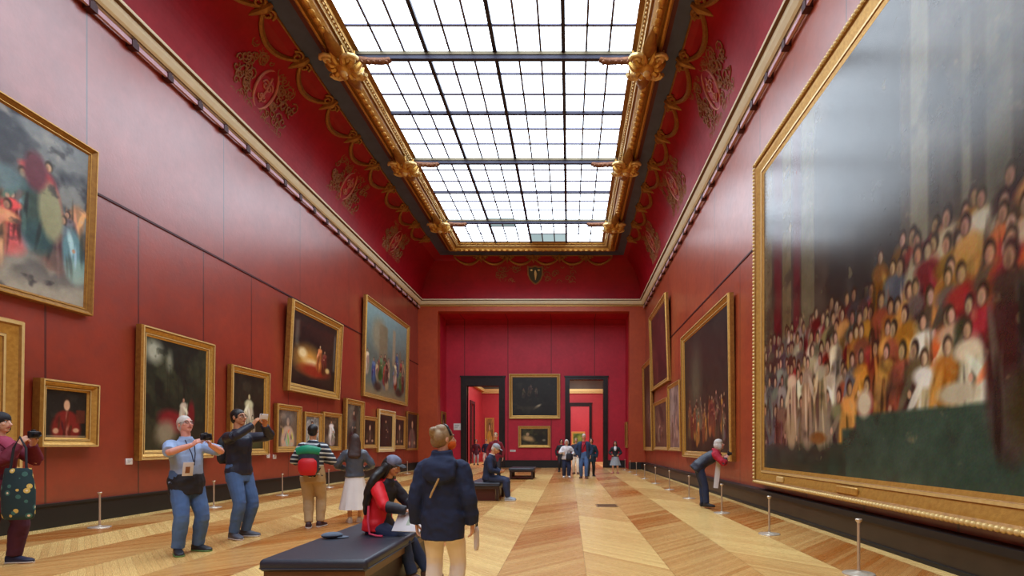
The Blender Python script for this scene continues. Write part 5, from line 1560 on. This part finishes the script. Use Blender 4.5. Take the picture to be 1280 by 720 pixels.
s2 = MB(); s2.tube([(0, -0.02, 0.085), (0, -0.03, 0.13), (0, 0.03, 0.13), (0, 0.02, 0.085)], 0.006, 6)
held('pouch', p, (0.24, 0.13, 0.60), 0, 'small white pouch hanging by the right hand of the woman in navy', 'pouch', [('pouch', b, m_whitecl), ('loop', s2, m_dark)])
p7 = p

# 9. man seated on the middle bench
p = Person((-1.98, 13.72, 0), (1, -0.1), 'man in a navy sweater and pale cap seated on the middle bench looking down', 1.72, voxel=0.010, skin='tan', pelvis=(0, 0.0, 0.575), head=(0, -24), bend=(-0.02, 0.16, 0.25),
           hands=((-0.06, 0.36, 0.70), (0.06, 0.36, 0.70)), hint=((-1, -0.5, -0.6), (1, -0.5, -0.6)), hdir=((0.5, 1, 0.1), (-0.5, 1, 0.1)), hnorm=((0.6, 0, 0.5), (-0.6, 0, 0.5)), curl=0.5,
           feet=((-0.11, 0.46, 0), (0.12, 0.50, 0)), knee=((-0.05, 1, 0.6), (0.05, 1, 0.6)), toe=((-0.1, 1, 0), (0.1, 1, 0)))
p.body(); p.top('sweater', m_navy, 0.026, 0.08, 1.0, 0.02, 'stand'); p.trousers(m_jean_d, 0.018, 0.024); p.shoes(m_grey, m_sole); p.hair(m_hair_w, 'short'); p.cap(m_grey, True)
mb = MB(); mb.loft([p.N - p.up * 0.01, p.N + p.up * 0.05], [0.08, 0.072], (1, 0, 0), 14); mb.build('collar', m_whitecl, p.root)

# 10. person in dark red beyond the seated man
p = Person((-2.72, 20.6, 0), (0.1, -1), 'person in dark red standing beyond the seated man, framed by the left doorway', 1.78, voxel=0.012, head=(0, 0), broad=0.95, curl=0.4)
p.body(); p.top('coat', mat('dark_red_coat', (120, 14, 32), 0.8), 0.02, 0.2, 1.0, 0.02, 'stand'); p.trousers(m_blackcl); p.shoes(m_shoe_d); p.hair(m_hair_bl, 'short')

# 11. two figures in the next room, through the left doorway
p = Person((-6.35, 38.0, 0), (0.2, -1), 'distant person in a plum coat seen through the left doorway', 1.7, voxel=0.014, group='visitors in the next room')
p.body(); p.top('coat', m_plum, 0.022, 0.25, 1.0, 0.03); p.trousers(m_grey); p.shoes(m_shoe_d); p.hair(m_hair_d, 'bob')
p = Person((-5.75, 38.6, 0), (-0.3, -1), 'distant person in dark blue seen through the left doorway, right of the one in plum', 1.72, voxel=0.014, group='visitors in the next room')
p.body(); p.top('jacket', m_jean_d, 0.024, 0.1); p.trousers(m_whitecl); p.shoes(m_shoe_d); p.hair(m_hair_br, 'short')

# 12. the group in front of the right doorway
p = Person((-0.42, 28.4, 0), (0.1, -1), 'person in black half hidden behind the woman in the white top', 1.62, voxel=0.012, group='visitors by the right doorway')
p.body(); p.top('coat', m_blackcl, 0.02, 0.3, 1.0, 0.03); p.trousers(m_blackcl); p.shoes(m_shoe_d); p.hair(m_hair_d, 'bob')
p = Person((-0.13, 23.4, 0), (0.1, -1), 'woman in a loose white top carrying a dark bag near the right doorway', 1.56, voxel=0.010, group='visitors by the right doorway', hands=((-0.2, 0.14, 0.86), (0.12, 0.24, 1.0)), hint=((-1, -0.5, -0.5), (1, -0.5, -0.5)),
           feet=((-0.09, 0.1, 0), (0.09, -0.1, 0)))
p.body(); p.top('white_top', m_whitecl, 0.034, 0.08, 1.0, 0.03); p.trousers(m_jean_d, 0.03, 0.04); p.shoes(m_whitecl); p.hair(m_hair_w, 'bob')
b = MB(); b.loft([(0, 0, -0.16), (0, 0, -0.1), (0, 0, 0.08), (0, 0, 0.14)], [(0.1, 0.04), (0.15, 0.07), (0.14, 0.06), (0.08, 0.03)], (1, 0, 0), 14)
s2 = MB(); s2.tube([(-0.08, 0, 0.12), (-0.02, -0.04, 0.24), (0.06, -0.04, 0.24), (0.08, 0, 0.12)], 0.012, 8)
held('handbag', p, (-0.10, 0.27, 0.88), 0, 'dark handbag carried in front of the woman in the white top', 'bag', [('bag', b, m_blackcl), ('handle', s2, m_blackcl)])
p = Person((0.3, 26.2, 0), (-0.1, -1), 'fair haired person in pale trousers walking between the white top and the blue jacket', 1.66, voxel=0.012, group='visitors by the right doorway', feet=((-0.1, 0.15, 0), (0.1, -0.12, 0)))
p.body(); p.top('jacket', mat('dark_grey_jacket', (60, 58, 72), 0.8), 0.022, 0.1); p.trousers(m_beige, 0.02, 0.03); p.shoes(m_shoe_b); p.hair(m_hair_bl, 'short')
p = Person((0.58, 22.8, 0), (-0.05, -1), 'man in an open blue jacket, red shirt and jeans walking towards the camera', 1.78, voxel=0.010, group='visitors by the right doorway', feet=((-0.1, 0.14, 0), (0.11, -0.08, 0)), hands=((-0.27, 0.1, 0.84), (0.27, 0.05, 0.86)))
p.body(); p.top('shirt', m_crims, 0.018, 0.08, 0.75); p.trousers(m_jean, 0.022, 0.03); p.shoes(m_shoe_b); p.hair(m_hair_w, 'short')
mb = MB()
for q in (-1, 1):
    mb.loft([p.S + V((q * 0.09, 0, 0.05)), p.S + V((q * 0.14, 0.035, -0.06)), p.C + V((q * 0.155, 0.035, -0.05)), p.W + V((q * 0.165, 0.03, -0.02)), p.P + V((q * 0.17, 0.03, -0.1))], [(0.05, 0.08), (0.085, 0.125), (0.08, 0.14), (0.075, 0.14), (0.07, 0.14)], (1, 0, 0), 14)
p.arm(mb, 0, 0.03, 0.03); p.arm(mb, 1, 0.03, 0.03)
mb.loft([p.S + V((0, -0.05, 0.05)), p.C + V((0, -0.07, 0)), p.W + V((0, -0.07, 0)), p.P + V((0, -0.06, -0.1))], [(0.1, 0.06), (0.17, 0.09), (0.17, 0.09), (0.18, 0.1)], (1, 0, 0), 14)
remeshed('jacket', mb, mat('blue_jacket_cloth', (42, 66, 100), 0.8, 0, 0.2, 8), 0.014, 2, 0.006, 5, p.root)
mb = MB(); mb.tube([p.S + V((-0.1, 0.1, 0.05)), p.C + V((0.0, 0.17, 0.0)), p.W + V((0.1, 0.17, -0.05)), p.P + V((0.19, 0.1, 0))], 0.012, 6)
mb.build('bag_strap', m_plum, p.root)
p = Person((0.93, 24.3, 0), (0.0, -1), 'person in a dark teal coat close behind the man in the red shirt', 1.62, voxel=0.012, group='visitors by the right doorway')
p.body(); p.top('coat', m_teal, 0.03, 0.25, 1.0, 0.04); p.trousers(m_blackcl); p.shoes(m_shoe_d); p.hair(m_hair_br, 'bob')
b = MB(); b.loft([(0, 0, -0.16), (0, 0, -0.1), (0, 0, 0.08), (0, 0, 0.14)], [(0.1, 0.04), (0.13, 0.06), (0.12, 0.06), (0.08, 0.03)], (0, 1, 0), 14)
s2 = MB(); s2.tube([(0, -0.06, 0.12), (0, -0.02, 0.2), (0, 0.02, 0.2), (0, 0.06, 0.12)], 0.012, 8)
held('shopping_bag', p, (0.33, 0.05, 0.60), 0, 'plum coloured bag in the hand of the person in dark teal', 'bag', [('bag', b, m_plum), ('handle', s2, m_plum)])

# 13. woman alone by the right pilaster
p = Person((2.17, 26.6, 0), (-0.1, -1), 'woman in a dark top and grey skirt standing alone right of the right doorway', 1.52, voxel=0.010, hands=((-0.12, 0.2, 0.86), (0.12, 0.2, 0.86)), hint=((-1, -0.5, -0.5), (1, -0.5, -0.5)), hdir=((0.5, 0.7, -0.3), (-0.5, 0.7, -0.3)), broad=0.95)
p.body(); p.top('dark_top', m_blackcl, 0.02, 0.02, 1.0); p.skirt(m_grey, 0.5, 0.14); p.shoes(mat('rose_shoe', (206, 130, 120), 0.6)); p.hair(m_hair_d, 'long', 0.1)
mb = MB(); mb.loft([p.N + V((0, 0.05, 0)), p.S + V((0, 0.13, -0.05)), p.C + V((0, 0.14, -0.02))], [(0.06, 0.03), (0.06, 0.03), (0.03, 0.02)], (1, 0, 0), 10); mb.build('pale_blouse_front', m_whitecl, p.root)

# 14. woman bending towards the right wall
p = Person((2.87, 12.0, 0), (1, -0.12), 'white haired woman in dark clothes bending forward at the right hand barrier', 1.60, voxel=0.009, skin='pink', pelvis=(0, -0.10, 0.90), head=(0, 34), bend=(0.75, 1.05, 1.0),
           hands=((-0.06, 0.48, 1.12), (0.07, 0.48, 1.12)), hint=((-1, 0, -0.6), (1, 0, -0.6)), hdir=((0.3, 0.4, 0.8), (-0.3, 0.4, 0.8)), hnorm=((1, 0.2, 0), (-1, 0.2, 0)), curl=0.5, stance=0.06, feet=((-0.06, 0.0, 0), (0.08, 0.06, 0)), knee=((0, 1, 0), (0, 1, 0)))
p.brow = m_hair_w
p.body(); p.top('jacket', m_nightb, 0.03, 0.14, 1.0, 0.015, 'stand', 0.008); p.trousers(m_jean_d, 0.016, 0.03); p.shoes(m_shoe_d); p.hair(m_hair_w, 'bob')
mb = MB()
mb.loft([p.N - p.up * 0.10 - p.fw * 0.05, p.N + V((0, 0, 0.0)), p.N + p.up * 0.05], [(0.15, 0.12), (0.12, 0.11), (0.07, 0.07)], (1, 0, 0), 16)
for i in (0, 1):
    p.arm(mb, i, 0.034, 0.03, 0.75)
remeshed('crimson_shawl', mb, m_crims, 0.011, 2, 0.01, 9, p.root)
mb = MB(); mb.ell((0, -0.03, -0.02), (0.10, 0.10, 0.12), 0, p.hm, 16, 10); mb.ell((0, 0.0, 0.06), (0.095, 0.105, 0.085), 0, p.hm, 16, 10)
remeshed('loose_hair', mb, m_hair_w, 0.009, 1, 0.012, 6, p.root)
mb = MB(); mb.loft([p.S + p.fw * 0.08 + V((0.02, 0, -0.02)), p.S + V((0.03, 0.05, -0.22)), p.S + V((0.03, 0.03, -0.45)), p.S + V((0.03, 0.0, -0.72))], [(0.03, 0.02), (0.05, 0.015), (0.055, 0.012), (0.05, 0.008)], (0, 1, 0), 12)
mb.build('hanging_white_scarf', m_whitecl, p.root)
held('compact_camera', p, (0.0, 0.52, 1.17), 0.0, 'small dark camera held to the face of the bending woman', 'camera', camera_parts())
